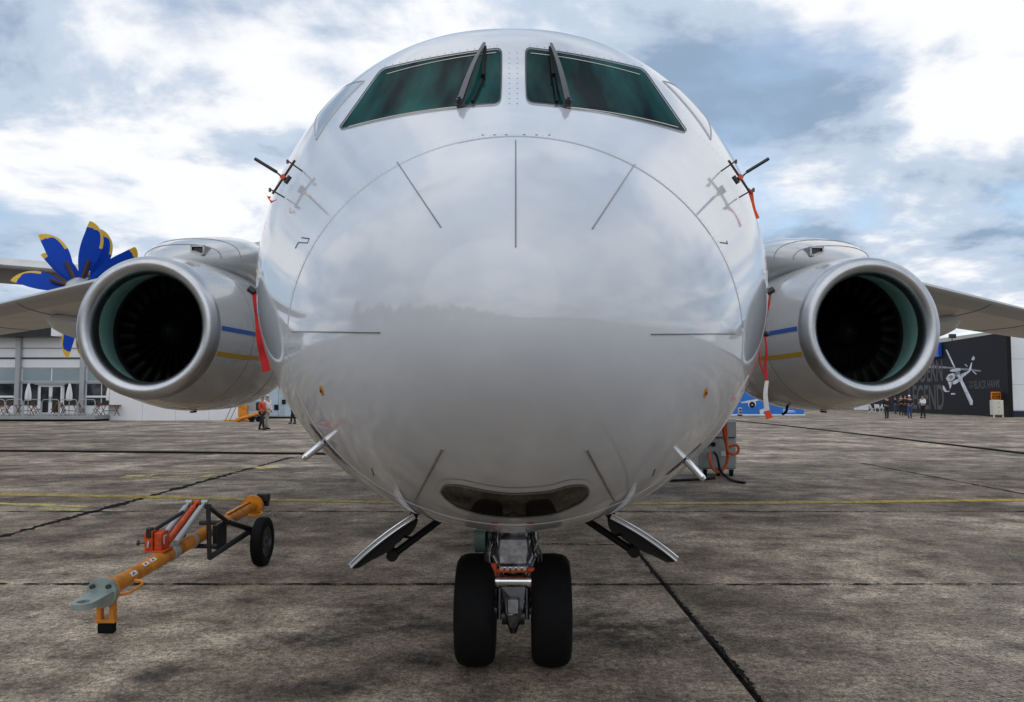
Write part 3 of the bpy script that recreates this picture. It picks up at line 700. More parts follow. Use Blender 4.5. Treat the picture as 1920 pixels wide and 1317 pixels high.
# ------------------------------------------------------------------ engines, pylons, wings
EX, EZ, LIP = 4.01, 2.42, 8.72 - GEAR_D
def build_engine(sgn):
    e = put('engine', None, plane, (sgn * EX + 0.02, LIP, EZ)); e.scale = (0.995, 1.0, 1.015)
    # the lip: polished ring from throat to outer edge
    prof = [(0.42, 0.615)]
    for k in range(17):
        t = math.pi * k / 16; prof.append((0.15 - 0.15 * math.sin(t) * 1.0 if False else 0.125 * (1 - math.sin(t)), 0.692 - 0.092 * math.cos(t) * 1.0))
    prof = [(0.20, 0.595)] + prof[1:] + [(0.14, 0.787), (0.15, 0.789)]
    m = MB(); m.lathe(prof, 96); m.build('intake_lip', 'lip_metal', e, 'all')
    cow = [(0.152, 0.789), (0.45, 0.838), (0.75, 0.882), (1.1, 0.915), (1.5, 0.93), (2.0, 0.925), (2.6, 0.91), (3.2, 0.83), (3.7, 0.72), (4.1, 0.60)]
    cow = [(p.x, p.y) for p in smooth_path([(a, b_, 0) for a, b_ in cow], 6)]
    m = MB(); m.lathe(cow, 96); co = m.build('cowling', 'nacelle_paint', e, 'all')
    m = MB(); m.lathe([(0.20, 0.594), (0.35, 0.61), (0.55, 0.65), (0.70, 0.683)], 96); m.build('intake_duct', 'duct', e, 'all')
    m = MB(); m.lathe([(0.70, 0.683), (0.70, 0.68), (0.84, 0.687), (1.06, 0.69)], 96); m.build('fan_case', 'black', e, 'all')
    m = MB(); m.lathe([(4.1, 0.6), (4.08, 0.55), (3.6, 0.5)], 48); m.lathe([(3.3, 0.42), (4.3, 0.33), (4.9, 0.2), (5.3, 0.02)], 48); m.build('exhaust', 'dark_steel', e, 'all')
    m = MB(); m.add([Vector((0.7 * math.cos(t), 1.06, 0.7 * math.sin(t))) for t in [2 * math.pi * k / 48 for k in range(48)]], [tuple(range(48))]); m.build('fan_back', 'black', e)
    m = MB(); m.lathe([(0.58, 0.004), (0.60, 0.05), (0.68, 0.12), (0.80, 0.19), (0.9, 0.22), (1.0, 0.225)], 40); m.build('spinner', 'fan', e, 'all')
    m = MB(); rr = [0.2, 0.36, 0.52, 0.686]
    L1, L2, L3 = [], [], []
    for r in rr:
        a = 0.35 + 0.85 * (r - 0.2) / 0.475; ch = 0.085 + 0.055 * (r - 0.2) / 0.475; dx, dy = ch * math.sin(a), ch * math.cos(a)
        L1.append(Vector((-dx, 0.86 - dy, r))); L2.append(Vector((0.012, 0.86, r))); L3.append(Vector((dx, 0.86 + dy, r)))
    vs_ = L1 + L2 + L3 + [p + Vector((0.006, 0.006, 0)) for p in L1 + L2 + L3]; fs_ = []
    for a0, b0 in ((0, 4), (4, 8)):
        for k in range(3): fs_.append((a0 + k, a0 + k + 1, b0 + k + 1, b0 + k)); fs_.append((12 + a0 + k, 12 + b0 + k, 12 + b0 + k + 1, 12 + a0 + k + 1))
    for k in range(3): fs_ += [(k, 12 + k, 13 + k, k + 1), (8 + k, 9 + k, 21 + k, 20 + k)]
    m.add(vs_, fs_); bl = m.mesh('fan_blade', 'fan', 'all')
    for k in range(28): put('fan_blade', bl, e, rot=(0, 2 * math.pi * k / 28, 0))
    # stripes on the inboard cowling
    def rad(a): return float(np.interp(a, [p[0] for p in cow], [p[1] for p in cow]))
    for th0, th1, mt_, w in ((0.0, -0.02, 'blue_stripe', 0.05), (-0.36, -0.20, 'yellow_stripe', 0.05)):
        P3 = []; wd = []
        for k in range(24):
            a = 0.17 + 3.4 * k / 23; th = th0 + (th1 - th0) * k / 23; r = rad(a) + 0.003
            P3.append(Vector((-sgn * r * math.cos(th), a, r * math.sin(th)))); wd.append(Vector((-sgn * -math.sin(th), 0, math.cos(th))))
        m = MB(); m.ribbon(P3, w, wd, 0.003); m.build('stripe', mt_, e)
    for a in (0.95, 2.1):
        m = MB(); r = rad(a); m.tube([Vector((r * math.cos(t), a, r * math.sin(t))) for t in [2 * math.pi * k / 96 for k in range(97)]], 0.003, 5); m.build('cowl_joint', 'seam', e)
    m = MB(); r = rad(1.4); m.prism([Vector((-sgn * 0.10, 1.3, -r + 0.004)), Vector((-sgn * 0.02, 1.28, -r - 0.004)), Vector((-sgn * 0.02, 1.42, -r - 0.006))], (0, 0, -0.02)); m.build('drain_hole', 'black', e)
    if sgn > 0:
        m = MB(); m.tube(smooth_path([Vector((-0.30, 1.9, -0.86)), Vector((-0.31, 1.92, -0.95)), Vector((-0.35, 1.96, -0.985))], 4), 0.018, 8); m.build('drain_mast', 'black', e)
    return e
for sgn in (-1, 1): build_engine(sgn)
def sect(cx, y, z0, z1, hw, n=28, pw=2.4):
    out = []
    for i in range(n):
        t = 2 * math.pi * i / n; c_, q = math.cos(t), math.sin(t)
        out.append(Vector((cx + hw * math.copysign(abs(c_) ** (2 / pw), c_), y, (z0 + z1) / 2 + (z1 - z0) / 2 * math.copysign(abs(q) ** (2 / pw), q))))
    return out
for sgn in (-1, 1):
    x = sgn * EX; xi = sgn * (EX - 0.10)
    secs = [(x, 0.50, 3.18, 3.27, 0.10), (x, 0.75, 3.17, 3.40, 0.30), (x, 1.05, 3.17, 3.53, 0.47), (x, 1.4, 3.17, 3.67, 0.58), (x, 1.9, 3.17, 3.80, 0.63), (x, 2.5, 3.17, 3.90, 0.62), (x, 3.4, 3.1, 3.95, 0.55), (x, 5.0, 3.0, 3.95, 0.40), (x, 7.0, 3.2, 3.9, 0.15)]
    dense = []
    for comp in range(5): pass
    arr = [Vector((a[1], a[2], a[3])) for a in secs]; arr2 = [Vector((a[4], a[0], 0)) for a in secs]
    A1 = smooth_path(arr, 5); A2 = smooth_path(arr2, 5)
    m = MB(); m.loft([sect(b_.y, LIP + a.x, a.y, a.z, max(b_.x, 0.03)) for a, b_ in zip(A1, A2)])
    py = m.build('pylon', 'nacelle_paint', plane, 'all')
    # air scoop with a dark mouth on the inboard shoulder
    c0 = Vector((sgn * 3.74, LIP + 0.80, 3.33))
    m = MB(); m.box((-0.07, 0.03, -0.10), (0.07, 0.5, 0.14), Matrix.Translation(c0), 0.02); m.build('scoop_recess', 'black_paint', py)
    m = MB()
    for lo, hi in (((-0.08, 0, 0.03), (0.08, 0.35, 0.05)), ((-0.08, 0, 0.125), (0.08, 0.35, 0.145)), ((-0.085, 0, 0.03), (-0.065, 0.35, 0.145)), ((0.065, 0, 0.03), (0.085, 0.35, 0.145))): m.box(lo, hi, Matrix.Translation(c0))
    m.build('scoop_lip', 'steel', py)
    m = MB()
    P3 = [Vector((sect(x, LIP + 1.42, 3.17, 3.68, 0.585)[i])) for i in range(0, 15)]; m.tube(P3, 0.003, 5)
    P3 = [Vector((sect(x, LIP + 1.05, 3.17, 3.533, 0.475)[i])) for i in range(0, 15)]; m.tube(P3, 0.003, 5); m.build('panel_joint', 'seam', py)
    # wing
    def foil(xx, le, te, z, th, n=14):
        up = []; lo = []
        for k in range(n + 1):
            c_ = 0.5 - 0.5 * math.cos(math.pi * k / n); t_ = th * (1.48 * math.sqrt(c_) - 0.63 * c_ - 1.76 * c_ ** 2 + 1.42 * c_ ** 3 - 0.51 * c_ ** 4) / 0.5 * 0.5
            y_ = le + (te - le) * c_; zz = z - 0.10 * c_ * (te - le) / 3
            up.append(Vector((xx, y_, zz + t_))); lo.append(Vector((xx, y_, zz - t_ * 0.8)))
        return up + lo[::-1][1:-1]
    o = GEAR_D
    st = [(0.0, 11.0, 16.2, 4.05, 0.45), (1.6, 11.0, 16.1, 4.0, 0.45), (4.0, 11.55, 15.8, 3.80, 0.40), (7.07, 13.15, 16.4, 3.50, 0.30), (9.28, 14.3, 16.95, 3.27, 0.24), (14.2, 16.9, 18.4, 2.75, 0.13)]
    m = MB(); m.loft([foil(sgn * a, le - o, te - o, z, t_) for a, le, te, z, t_ in st]); wg = m.build('wing', 'wing_paint', plane, True)
    m = MB()                                                # darker de-icing leading edge
    for (a, le, te, z, t_) in st: pass
    rings = []
    for (a, le, te, z, t_) in st[1:]:
        f_ = foil(sgn * a, le - o, te - o, z, t_); n_ = len(f_); idx = [n_ - 4, n_ - 3, n_ - 2, n_ - 1, 0, 1, 2, 3, 4]
        cpt = Vector((sgn * a, le - o + 0.3, z)); rings.append([cpt + (f_[i] - cpt) * 1.012 + Vector((0, -0.004, 0)) for i in idx])
    m.loft(rings, False); m.build('leading_edge', 'grey_alu', wg, True)
    # flap track fairing
    for xf, yl, yt, zf in ((8.5, 14.75, 18.0, 3.07),):
        m = MB(); rings = []
        for k in range(13):
            t = k / 12; r = max(0.02, math.sin(math.pi * min(1, t ** 0.75)) ** 0.7)
            rings.append([Vector((sgn * xf + 0.15 * r * math.cos(q), yl + (yt - yl) * t - o, zf - 0.08 * t + 0.24 * r * math.sin(q))) for q in [2 * math.pi * i / 16 for i in range(16)]])
        m.loft(rings); m.build('flap_fairing', 'white_paint', wg, 'all')
    for xf in (5.2, 6.3, 8.6, 10.2):                          # flap panel gaps under the wing
        m = MB(); le = float(np.interp(xf, [a[0] for a in st], [a[1] for a in st])); te = float(np.interp(xf, [a[0] for a in st], [a[2] for a in st])); z = float(np.interp(xf, [a[0] for a in st], [a[3] for a in st])); t_ = float(np.interp(xf, [a[0] for a in st], [a[4] for a in st]))
        f_ = foil(sgn * xf, le - o, te - o, z, t_); lo_ = f_[15:]; m.tube([p + Vector((0, 0, -0.002)) for p in lo_], 0.008, 5); m.build('panel_joint', 'seam', wg)

# ------------------------------------------------------------------ nose gear
gear = put('nose_gear', None, plane, (0.005, 0.1, 0), (0, 0, R(-1.5)))
m = MB(); tyr = [(-0.10, 0.17), (-0.115, 0.20), (-0.122, 0.25), (-0.118, 0.29), (-0.10, 0.318), (-0.07, 0.332), (-0.035, 0.336), (0, 0.337), (0.035, 0.336), (0.07, 0.332), (0.10, 0.318), (0.118, 0.29), (0.122, 0.25), (0.115, 0.20), (0.10, 0.17)]
td = []
for k in range(len(tyr)):
    td.append(tyr[k])
    if False: td += [(tyr[k][0] + 0.012, tyr[k][1]), (tyr[k][0] + 0.014, tyr[k][1] - 0.008), (tyr[k][0] + 0.020, tyr[k][1] - 0.008), (tyr[k][0] + 0.022, tyr[k][1])]
td.sort(key=lambda p: 0) 
M90 = Matrix.Rotation(R(90), 4, 'Z')
m.lathe(td, 72, M90); ty_me = m.mesh('tyre', 'rubber', True)
m = MB(); m.lathe([(-0.09, 0.02), (-0.085, 0.07), (-0.04, 0.09), (-0.05, 0.14), (-0.105, 0.165), (-0.10, 0.185), (0.10, 0.185), (0.105, 0.165), (0.05, 0.14), (0.04, 0.09), (0.085, 0.07), (0.09, 0.02)], 48, M90); rim_me = m.mesh('rim', 'dark_steel', True)
for x in (-0.232, 0.232):
    put('tyre', ty_me, gear, (x, 0, 0.333)); put('rim', rim_me, gear, (x, 0, 0.333))
m = MB(); m.cyl((-0.3, 0, 0.333), (0.3, 0, 0.333), 0.035, n=16); m.build('axle', 'steel', gear, True)
m = MB()
m.cyl((0, 0.02, 0.30), (0, 0.06, 0.62), 0.06, n=24); m.cyl((0, 0.06, 0.60), (0, 0.10, 1.3), 0.085, n=24)
m.cyl((0, 0.06, 0.60), (0, 0.062, 0.64), 0.10, n=24); m.cyl((0, 0.07, 0.80), (0, 0.072, 0.83), 0.10, n=24)
m.build('strut', 'steel', gear, True)
m = MB(); m.cyl((-0.105, -0.07, 0.52), (0.105, -0.07, 0.52), 0.042, n=20); m.cyl((-0.11, -0.07, 0.52), (-0.085, -0.07, 0.52), 0.05, n=20); m.cyl((0.085, -0.07, 0.52), (0.11, -0.07, 0.52), 0.05, n=20); m.build('torque_link_pin', 'chrome', gear, True)
m = MB(); m.prism([(-0.075, -0.10, 0.49), (0.075, -0.10, 0.49), (0.06, -0.13, 0.36), (0.02, -0.12, 0.25), (-0.02, -0.12, 0.25), (-0.06, -0.13, 0.36)], (0, 0.06, 0)); m.build('torque_link', 'dark_steel', gear)
m = MB(); m.box((-0.045, -0.155, 0.33), (0.045, -0.131, 0.44), None, 0.015); m.build('link_cover', 'silver_wrap', gear, True)
for x in (-0.085, 0.085):
    m = MB(); m.cyl((x, -0.12, 0.30), (x, -0.09, 0.48), 0.014, n=10); m.cyl((x, -0.12, 0.37), (x, -0.118, 0.39), 0.022, n=10); m.build('damper', 'dark_steel', gear, True)
    m = MB(); m.box((x * 1.35 - 0.02, -0.12, 0.66), (x * 1.35 + 0.02, -0.05, 0.74), None, 0.006); m.build('junction_box', 'black_paint', gear)
    m = MB(); m.cyl((x * 1.5, -0.10, 0.70), (x * 1.1, -0.14, 0.64), 0.010, n=8); m.build('fitting', 'steel', gear, True)
m = MB(); m.cyl((-0.07, -0.03, 0.30), (0.07, -0.03, 0.30), 0.055, n=16); m.cyl((0, -0.05, 0.32), (0, -0.05, 0.20), 0.06, 0.02, 14); m.build('axle_housing', 'dark_steel', gear, True)
m = MB(); m.box((-0.10, -0.13, 0.62), (0.10, -0.06, 0.80), None, 0.02); m.build('wrapped_cover', 'silver_wrap', gear, True)
m = MB()
for x in (-0.115, 0.115): m.cyl((x, -0.08, 0.58), (x, -0.06, 0.88), 0.012, n=8)
for x in (-0.13, 0.135): m.cyl((x, -0.02, 0.42), (x, 0.02, 0.9), 0.016, n=8)
m.build('side_rod', 'steel', gear, True)
m = MB(); m.box((-0.12, -0.125, 0.580), (0.12, -0.085, 0.605), None, 0.006); m.box((0.09, -0.15, 0.592), (0.145, -0.12, 0.615), None, 0.005); m.box((-0.135, -0.135, 0.56), (-0.10, -0.11, 0.64), None, 0.005); m.build('steering_bar', 'red_orange', gear)
m = MB()
for k in range(5): m.cyl((-0.07 + 0.035 * k, -0.14, 0.61), (-0.07 + 0.035 * k, -0.09, 0.61), 0.013, n=10)
m.cyl((-0.08, -0.12, 0.612), (0.08, -0.12, 0.612), 0.010, n=10); m.build('valve_block', 'chrome', gear, True)
m = MB(); m.cyl((-0.14, -0.05, 0.88), (0.15, -0.05, 0.88), 0.022, n=14); m.cyl((-0.15, -0.05, 0.88), (-0.12, -0.05, 0.88), 0.03, n=14); m.cyl((0.12, -0.05, 0.88), (0.15, -0.05, 0.88), 0.03, n=14); m.build('cross_shaft', 'steel', gear, True)
m = MB(); m.box((-0.14, -0.06, 0.90), (0.15, 0.10, 1.02), None, 0.01); m.box((-0.21, -0.04, 0.93), (-0.14, 0.05, 1.05), None, 0.01); m.build('upper_frame', 'black_paint', gear)
m = MB(); m.cyl((-0.235, -0.07, 0.80), (-0.17, -0.07, 0.80), 0.105, n=28); m.cyl((-0.205, -0.05, 0.86), (-0.205, -0.02, 1.0), 0.02, n=10); m.cyl((-0.17, -0.07, 0.80), (-0.10, -0.04, 0.80), 0.04, n=12); m.build('taxi_light', 'teal_metal', gear, True)
rh = random.Random(4)
for k in range(18):                                         # hydraulic hoses and wiring
    x0 = rh.choice((-1, 1)) * rh.uniform(0.09, 0.15); m = MB()
    pts = [(x0, -0.03, 0.95), (x0 * rh.uniform(0.8, 1.3), -0.10 + rh.uniform(-.03, .03), 0.80), (x0 * rh.uniform(0.7, 1.3), -0.11, 0.66), (x0 * rh.uniform(0.6, 1.1), -0.08, 0.5), (x0 * rh.uniform(0.5, 1.0), -0.05, 0.36)]
    m.tube(smooth_path(pts, 6), rh.uniform(0.005, 0.009), 7); m.build('hose', rh.choice(('black_paint', 'dark_steel', 'steel', 'black')), gear, True)
m = MB(); m.tube(smooth_path([(0.09, -0.12, 0.62), (0.12, -0.14, 0.60), (0.13, -0.13, 0.55), (0.125, -0.1, 0.5)], 6), 0.006, 7); m.build('hose', 'blue_stripe', gear, True)
# gear doors
for sgn in (-1, 1):
    dr = put('gear_door', None, plane); AFT = Vector((sgn * 0.10, 0.75, -0.15))
    A_, B_ = lat(776 if sgn < 0 else 1147, 966, 4.72), lat(655 if sgn < 0 else 1271, 1060 if sgn < 0 else 1047, 4.72)
    mid_ = (A_ + B_) / 2 + Vector((sgn * 0.008, 0, 0.012)); nn = 16
    def qp(t): return A_ * (1 - t) ** 2 + (mid_ * 2 - (A_ + B_) / 2) * 2 * t * (1 - t) + B_ * t * t
    C = [qp(k / nn) for k in range(nn + 1)]
    m = MB(); rings = []
    for p in C:
        rings.append([p, p + AFT, p + AFT + Vector((-sgn * 0.012, 0, -0.022)), p + Vector((-sgn * 0.012, 0, -0.022))])
    m.loft(rings); m.build('door_skin', 'wing_paint', dr, True)
    m = MB(); m.tube([p + Vector((0, -0.004, 0.004)) for p in C], 0.006, 8); m.tube([p + Vector((-sgn * 0.010, -0.006, -0.017)) for p in C], 0.005, 8); m.build('door_edge', 'chrome', dr, True)
    m = MB(); rr = random.Random(9); prof = [0.03, 0.11, 0.15, 0.15, 0.13, 0.16, 0.15, 0.20, 0.22, 0.17, 0.15, 0.13, 0.10, 0.08, 0.06, 0.035, 0.01]
    dn = Vector((-sgn * 0.60, 0, -0.80)); up_ = [p + dn * 0.028 for p in C]; lo_ = [p + dn * (0.03 + prof[k] * 0.30) for k, p in enumerate(C)]
    rings = [[u_ + Vector((0, 0.02, 0)), u_ + AFT * 0.9, l_ + AFT * 0.9, l_ + Vector((0, 0.02, 0))] for u_, l_ in zip(up_, lo_)]
    m.loft(rings); m.build('inner_rib', 'black', dr)
    m = MB(); lug = qp(0.55) + dn * 0.13 + Vector((0, 0.1, 0)); m.cyl(lug, Vector((sgn * 0.40, lug.y + 0.15, 0.93)), 0.022, n=10); m.cyl(lug - Vector((0, 0.03, 0)), lug + Vector((0, 0.05, 0)), 0.035, n=12)
    m.cyl(qp(0.35) + dn * 0.06 + Vector((0, .1, 0)), lug * 0.6 + Vector((sgn * 0.40, lug.y + 0.15, 0.93)) * 0.4, 0.008, n=6); m.build('door_link', 'black', dr, True)
    for yy in (0.05, 0.55):
        m = MB(); m.cyl(A_ + AFT * yy, A_ + AFT * yy + Vector((-sgn * 0.06, 0.15, 0.12)), 0.025, n=10); m.build('door_hinge', 'black_paint', dr)

# ------------------------------------------------------------------ covers and streamers hung on the airliner (world coordinates)
def W(p): return PM @ Vector(p)
def probe_clamp(sgn):
    X = (lambda u: u) if sgn < 0 else (lambda u: 1919 - u)
    sk = W(hit(X(560), 332)); D = sk.y - 0.05
    P = lambda u, v, dd=0.0: at(X(u), v, D + dd)
    t = thing('probe_lock', P(531, 334), 'dark probe lock bar with black handle and orange flag on %s' % ('the picture left upper nose' if sgn < 0 else 'the picture right upper nose'), 'probe lock')
    def bld(m, n, mt_, smooth=True):
        me = m.mesh(n, mt_, smooth); me.transform(Matrix.Translation(-P(531, 334))); return put(n, me, t)
    mat_br = 'wood_brown'
    m = MB(); m.cyl(P(553, 301), P(511, 364), 0.007, n=10); bld(m, 'bar', 'bar_brown')
    m = MB(); m.cyl(P(519, 323), P(478, 298), 0.0095, n=14); bld(m, 'handle', 'black_paint')
    m = MB(); m.cyl(P(531, 334), P(518, 323), 0.005, n=8); bld(m, 'stem', 'dark_steel')
    m = MB(); m.box((-0.014, -0.014, -0.014), (0.014, 0.014, 0.014), Matrix.Translation(P(531, 333)) @ Matrix.Rotation(-sgn * 0.95, 4, 'Y'), 0.004); bld(m, 'clamp', 'red_orange')
    for a, b_ in (((541, 303), (568, 322)), ((508, 356), (534, 371))):
        m = MB(); m.cyl(P(*a), P(*b_, 0.03), 0.0045, n=8); m.cyl(P(a[0] - 2, a[1] - 3), P(a[0] - 2, a[1] + 4), 0.007, n=8); bld(m, 'pin', 'dark_steel')
    m = MB(); m.cyl(P(544, 331), P(535, 344), 0.013, n=10); m.cyl(P(531, 334), P(541, 339), 0.008, n=8); bld(m, 'pad', 'black_paint')
    m = MB()
    if sgn < 0: m.prism([P(500, 368), P(508, 369), P(505, 373), P(510, 377), P(519, 374), P(508, 381)], (0, 0.006, 0)); bld(m, 'flag', 'orange_cloth', False)
    else:
        m.ribbon([P(516, 354), P(511, 362), P(508, 378, .01), P(504, 394, .0), P(498, 410, -.01)], [0.012, 0.028, 0.022, 0.016, 0.020], [Vector((1, 0, 0)), Vector((1, 0.2, 0)), Vector((1, 0.6, 0)), Vector((1, 0.2, 0)), Vector((1, 0, 0))], 0.003); bld(m, 'flag', 'orange_cloth', False)
mat('bar_brown', (0.06, 0.028, 0.018), 0.4, 0.4)
probe_clamp(-1); probe_clamp(1)
def at_thing(name, base, label, cat, parts, group=None):
    t = thing(name, base, label, cat, group)
    for n, mt_, m, sm in parts:
        me = m.mesh(n, mt_, sm); me.transform(Matrix.Translation(-Vector(base))); put(n, me, t)
    return t
D = 4.95
P = lambda u, v, dd=0.0: at(u, v, D + dd)
m1 = MB(); m1.cyl(P(467, 541), P(478, 549), 0.022, n=12); m1.cyl(P(473, 545), P(490, 552, .12), 0.012, n=8)
m2 = MB(); pts = smooth_path([P(475, 548), P(480, 572, -.02), P(484, 600, -.01), P(489, 640, -.03), P(494, 668, -.02), P(499, 697, -.03)], 5)
m2.ribbon(pts, [0.02 + 0.032 * min(1, k / 14) for k in range(len(pts))], [Vector((1, 0.35 * math.sin(k * 0.5), 0)) for k in range(len(pts))], 0.004)
at_thing('probe_cover', P(473, 545), 'black probe cap with broad red ribbon hanging in front of the left engine', 'probe cover', [('cap', 'black_paint', m1, True), ('ribbon', 'red_cloth', m2, True)])
m1 = MB(); m1.cyl(P(1440, 549), P(1450, 543), 0.02, n=12); m1.cyl(P(1445, 546), P(1425, 555, .12), 0.012, n=8)
m2 = MB(); pts = smooth_path([P(1445, 549), P(1441, 575), P(1436, 600), P(1433, 622)], 5); m2.ribbon(pts, 0.011, (1, 0, 0.1), 0.004)
at_thing('probe_cover', P(1445, 546), 'upper black probe cap with thin red cord by the right engine', 'probe cover', [('cap', 'black_paint', m1, True), ('ribbon', 'red_cloth', m2, True)])
m1 = MB(); m1.cyl(P(1430, 622), P(1440, 628), 0.018, n=12); m1.cyl(P(1434, 625), P(1416, 630, .12), 0.012, n=8)
m2 = MB(); pts = smooth_path([P(1434, 628), P(1437, 655, -.02), P(1435, 690), P(1438, 714)], 6); m2.ribbon(pts, [0.009 + 0.013 * k / (len(pts) - 1) for k in range(len(pts))], (1, 0.2, 0), 0.004)
m3 = MB(); pts = smooth_path([P(1430, 628), P(1425, 655), P(1425, 680, -.02), P(1433, 702)], 6); m3.ribbon(pts, 0.009, (1, 0.3, 0), 0.004)
m4 = MB(); pts = smooth_path([P(1438, 714), P(1435, 740, -.01), P(1438, 770)], 6); m4.ribbon(pts, [0.022 + 0.012 * k / (len(pts) - 1) for k in range(len(pts))], (1, 0.1, 0), 0.004)
m5 = MB(); m5.ribbon([P(1438, 770), P(1443, 785)], [0.034, 0.044], (1, 0.1, 0), 0.004)
at_thing('probe_cover', P(1434, 625), 'lower black probe cap trailing long red and white ribbon by the right engine', 'probe cover', [('cap', 'black_paint', m1, True), ('ribbon', 'red_cloth', m2, True), ('cord', 'red_cloth', m3, True), ('white_tail', 'white_cloth', m4, True), ('red_tip', 'orange_cloth', m5, True)])

# ------------------------------------------------------------------ tow bar in the left foreground
H0 = Vector((-2.84, 5.66, 0.30)); H1 = Vector((-2.82, 8.75, 0.47))
tb = (H1 - H0); tl = tb.length; ty = tb.normalized(); tx = Vector((ty.y, -ty.x, 0)).normalized(); tz = tx.cross(ty)
TBM = Matrix.Translation((H0.x, H0.y, 0)) @ Matrix(((tx.x, ty.x, tz.x, 0), (tx.y, ty.y, tz.y, 0), (tx.z, ty.z, tz.z, 0), (0, 0, 0, 1)))
tow = put('tow_bar', None, None, None, None, 'orange aircraft tow bar with grey eye, hydraulic pump and one wheel, left foreground', 'tow bar')
tow.matrix_world = TBM
TO = H0.z                                             # bar axis height in the local frame at y = 0
def tbz(z): return z
m = MB(); m.cyl((0, 0.0, TO), (0, tl, TO), 0.057, n=28); m.build('tube', 'orange', tow, True)
m = MB(); m.cyl((0, 1.02, TO), (0, 1.12, TO), 0.064, n=24); m.build('clamp_band', 'grey_alu', tow, True)
m = MB(); m.cyl((0, 1.45, TO), (0, 1.5, TO), 0.064, n=24); m.build('clamp_band', 'grey_alu', tow, True)
m = MB(); m.cyl((0, -0.015, TO), (0, 0.015, TO), 0.10, n=28); m.build('front_flange', 'orange', tow, True)
m = MB()
for x, z in ((-0.055, 0.055), (0.055, 0.055)): m.cyl((x, -0.075, TO + z * 0.9), (x, -0.03, TO + z * 0.9), 0.016, n=8)
m.build('bolt', 'dark_steel', tow, True)
m = MB()
m.cyl((0, -0.05, TO), (0, -0.016, TO), 0.105, n=28)
poly = [(-0.085, -0.04), (0.085, -0.04)] + [(0.075 * math.cos(t), -0.27 + 0.075 * math.sin(t)) for t in [-(math.pi) * k / 14 for k in range(15)]]
n_ = len(poly)
def plate_ring(poly, hole, z0, z1):
    k = len(poly); vs = [(x, y, z0) for x, y in poly] + [(x, y, z1) for x, y in poly] + [(x, y, z0) for x, y in hole] + [(x, y, z1) for x, y in hole]; fs = []
    for i in range(k):
        j = (i + 1) % k
        fs += [(i, j, k + j, k + i), (2 * k + i, 3 * k + i, 3 * k + j, 2 * k + j), (k + i, k + j, 3 * k + j, 3 * k + i), (i, 2 * k + i, 2 * k + j, j)]
    return vs, fs
ang = [math.atan2(y + 0.27, x) for x, y in poly]
hole = [(0.043 * math.cos(a), -0.27 + 0.043 * math.sin(a)) for a in ang]
vs_, fs_ = plate_ring(poly, hole, TO - 0.03, TO + 0.012); m.add(vs_, fs_); m.build('towing_eye', 'zinc', tow, True)
m = MB()
for x in (-0.045, 0.045): m.box((x - 0.016, 0.0, 0.085), (x + 0.016, 0.05, TO - 0.06), None, 0.003)
m.box((-0.07, -0.005, 0.075), (0.07, 0.06, 0.10), None, 0.004); m.build('stand', 'orange', tow)
m = MB(); m.box((-0.055, 0.0, 0.002), (0.055, 0.055, 0.075), None, 0.006); m.build('stand_foot', 'rubber', tow)
for sx_ in (-1, 1):
    m = MB(); m.tube(smooth_path([(sx_ * 0.06, 0.02, TO - 0.03), (sx_ * 0.13, 0.05, TO - 0.03), (sx_ * 0.14, 0.22, TO - 0.03), (sx_ * 0.12, 0.30, TO - 0.02), (sx_ * 0.06, 0.30, TO - 0.01)], 5), 0.011, 8); m.build('grab_handle', 'orange', tow, True)
for yy, w_ in ((0.28, 0.03), (0.50, 0.028), (0.62, 0.028)):
    m = MB(); vs_ = []
    a0, a1 = (0.35, 0.95) if yy < 0.4 else (0.7, 1.25)
    for k in range(7):
        a = a0 + (a1 - a0) * k / 6
        for y_ in (yy, yy + 0.09): vs_.append((0.0582 * math.cos(a), y_, TO + 0.0582 * math.sin(a)))
    m.add(vs_, [(2 * k, 2 * k + 1, 2 * k + 3, 2 * k + 2) for k in range(6)]); st_ = m.build('sticker', 'label_white', tow)
    m = MB(); a = (a0 + a1) / 2; m.add([(0.0590 * math.cos(a + d_), y_, TO + 0.0590 * math.sin(a + d_)) for d_, y_ in ((-0.15, yy + 0.02), (0.15, yy + 0.035), (0.0, yy + 0.07))], [(0, 1, 2)]); m.build('pictogram', 'black', st_)
# pump
m = MB(); m.box((-0.25, 0.82, TO + 0.055), (-0.02, 1.02, TO + 0.075), None, 0.004); m.box((-0.235, 0.83, TO + 0.075), (-0.15, 0.99, TO + 0.27), None, 0.008); m.box((-0.14, 0.84, TO + 0.075), (-0.06, 1.0, TO + 0.25), None, 0.008); m.box((-0.20, 0.9, TO + 0.075), (-0.05, 1.0, TO + 0.2), None, 0.006); pump = m.build('pump', 'red_orange', tow); pump.scale = (0.8, 0.8, 0.8); pump.location = (0.06, 0.19, 0.07)
m = MB(); m.cyl((-0.19, 0.86, TO + 0.25), (-0.06, 1.35, TO + 0.36), 0.022, n=12); m.box((-0.215, 0.82, TO + 0.2), (-0.165, 0.9, TO + 0.30), None, 0.006); m.build('lever', 'black_paint', pump, True)
m = MB(); m.cyl((-0.235, 0.9, TO + 0.14), (-0.33, 0.88, TO + 0.14), 0.012, n=8); m.cyl((-0.31, 0.88, TO + 0.14), (-0.325, 0.88, TO + 0.14), 0.028, n=12); m.build('valve_knob', 'dark_steel', pump, True)
m = MB(); m.box((-0.1395 + 0.081, 0.87, TO + 0.13), (-0.0575, 0.95, TO + 0.22)); m.build('warning_label', 'label_white', pump)
m = MB(); m.cyl((-0.19, 0.815, TO + 0.11), (-0.19, 0.83, TO + 0.17), 0.014, n=8); m.build('fitting', 'steel', pump, True)
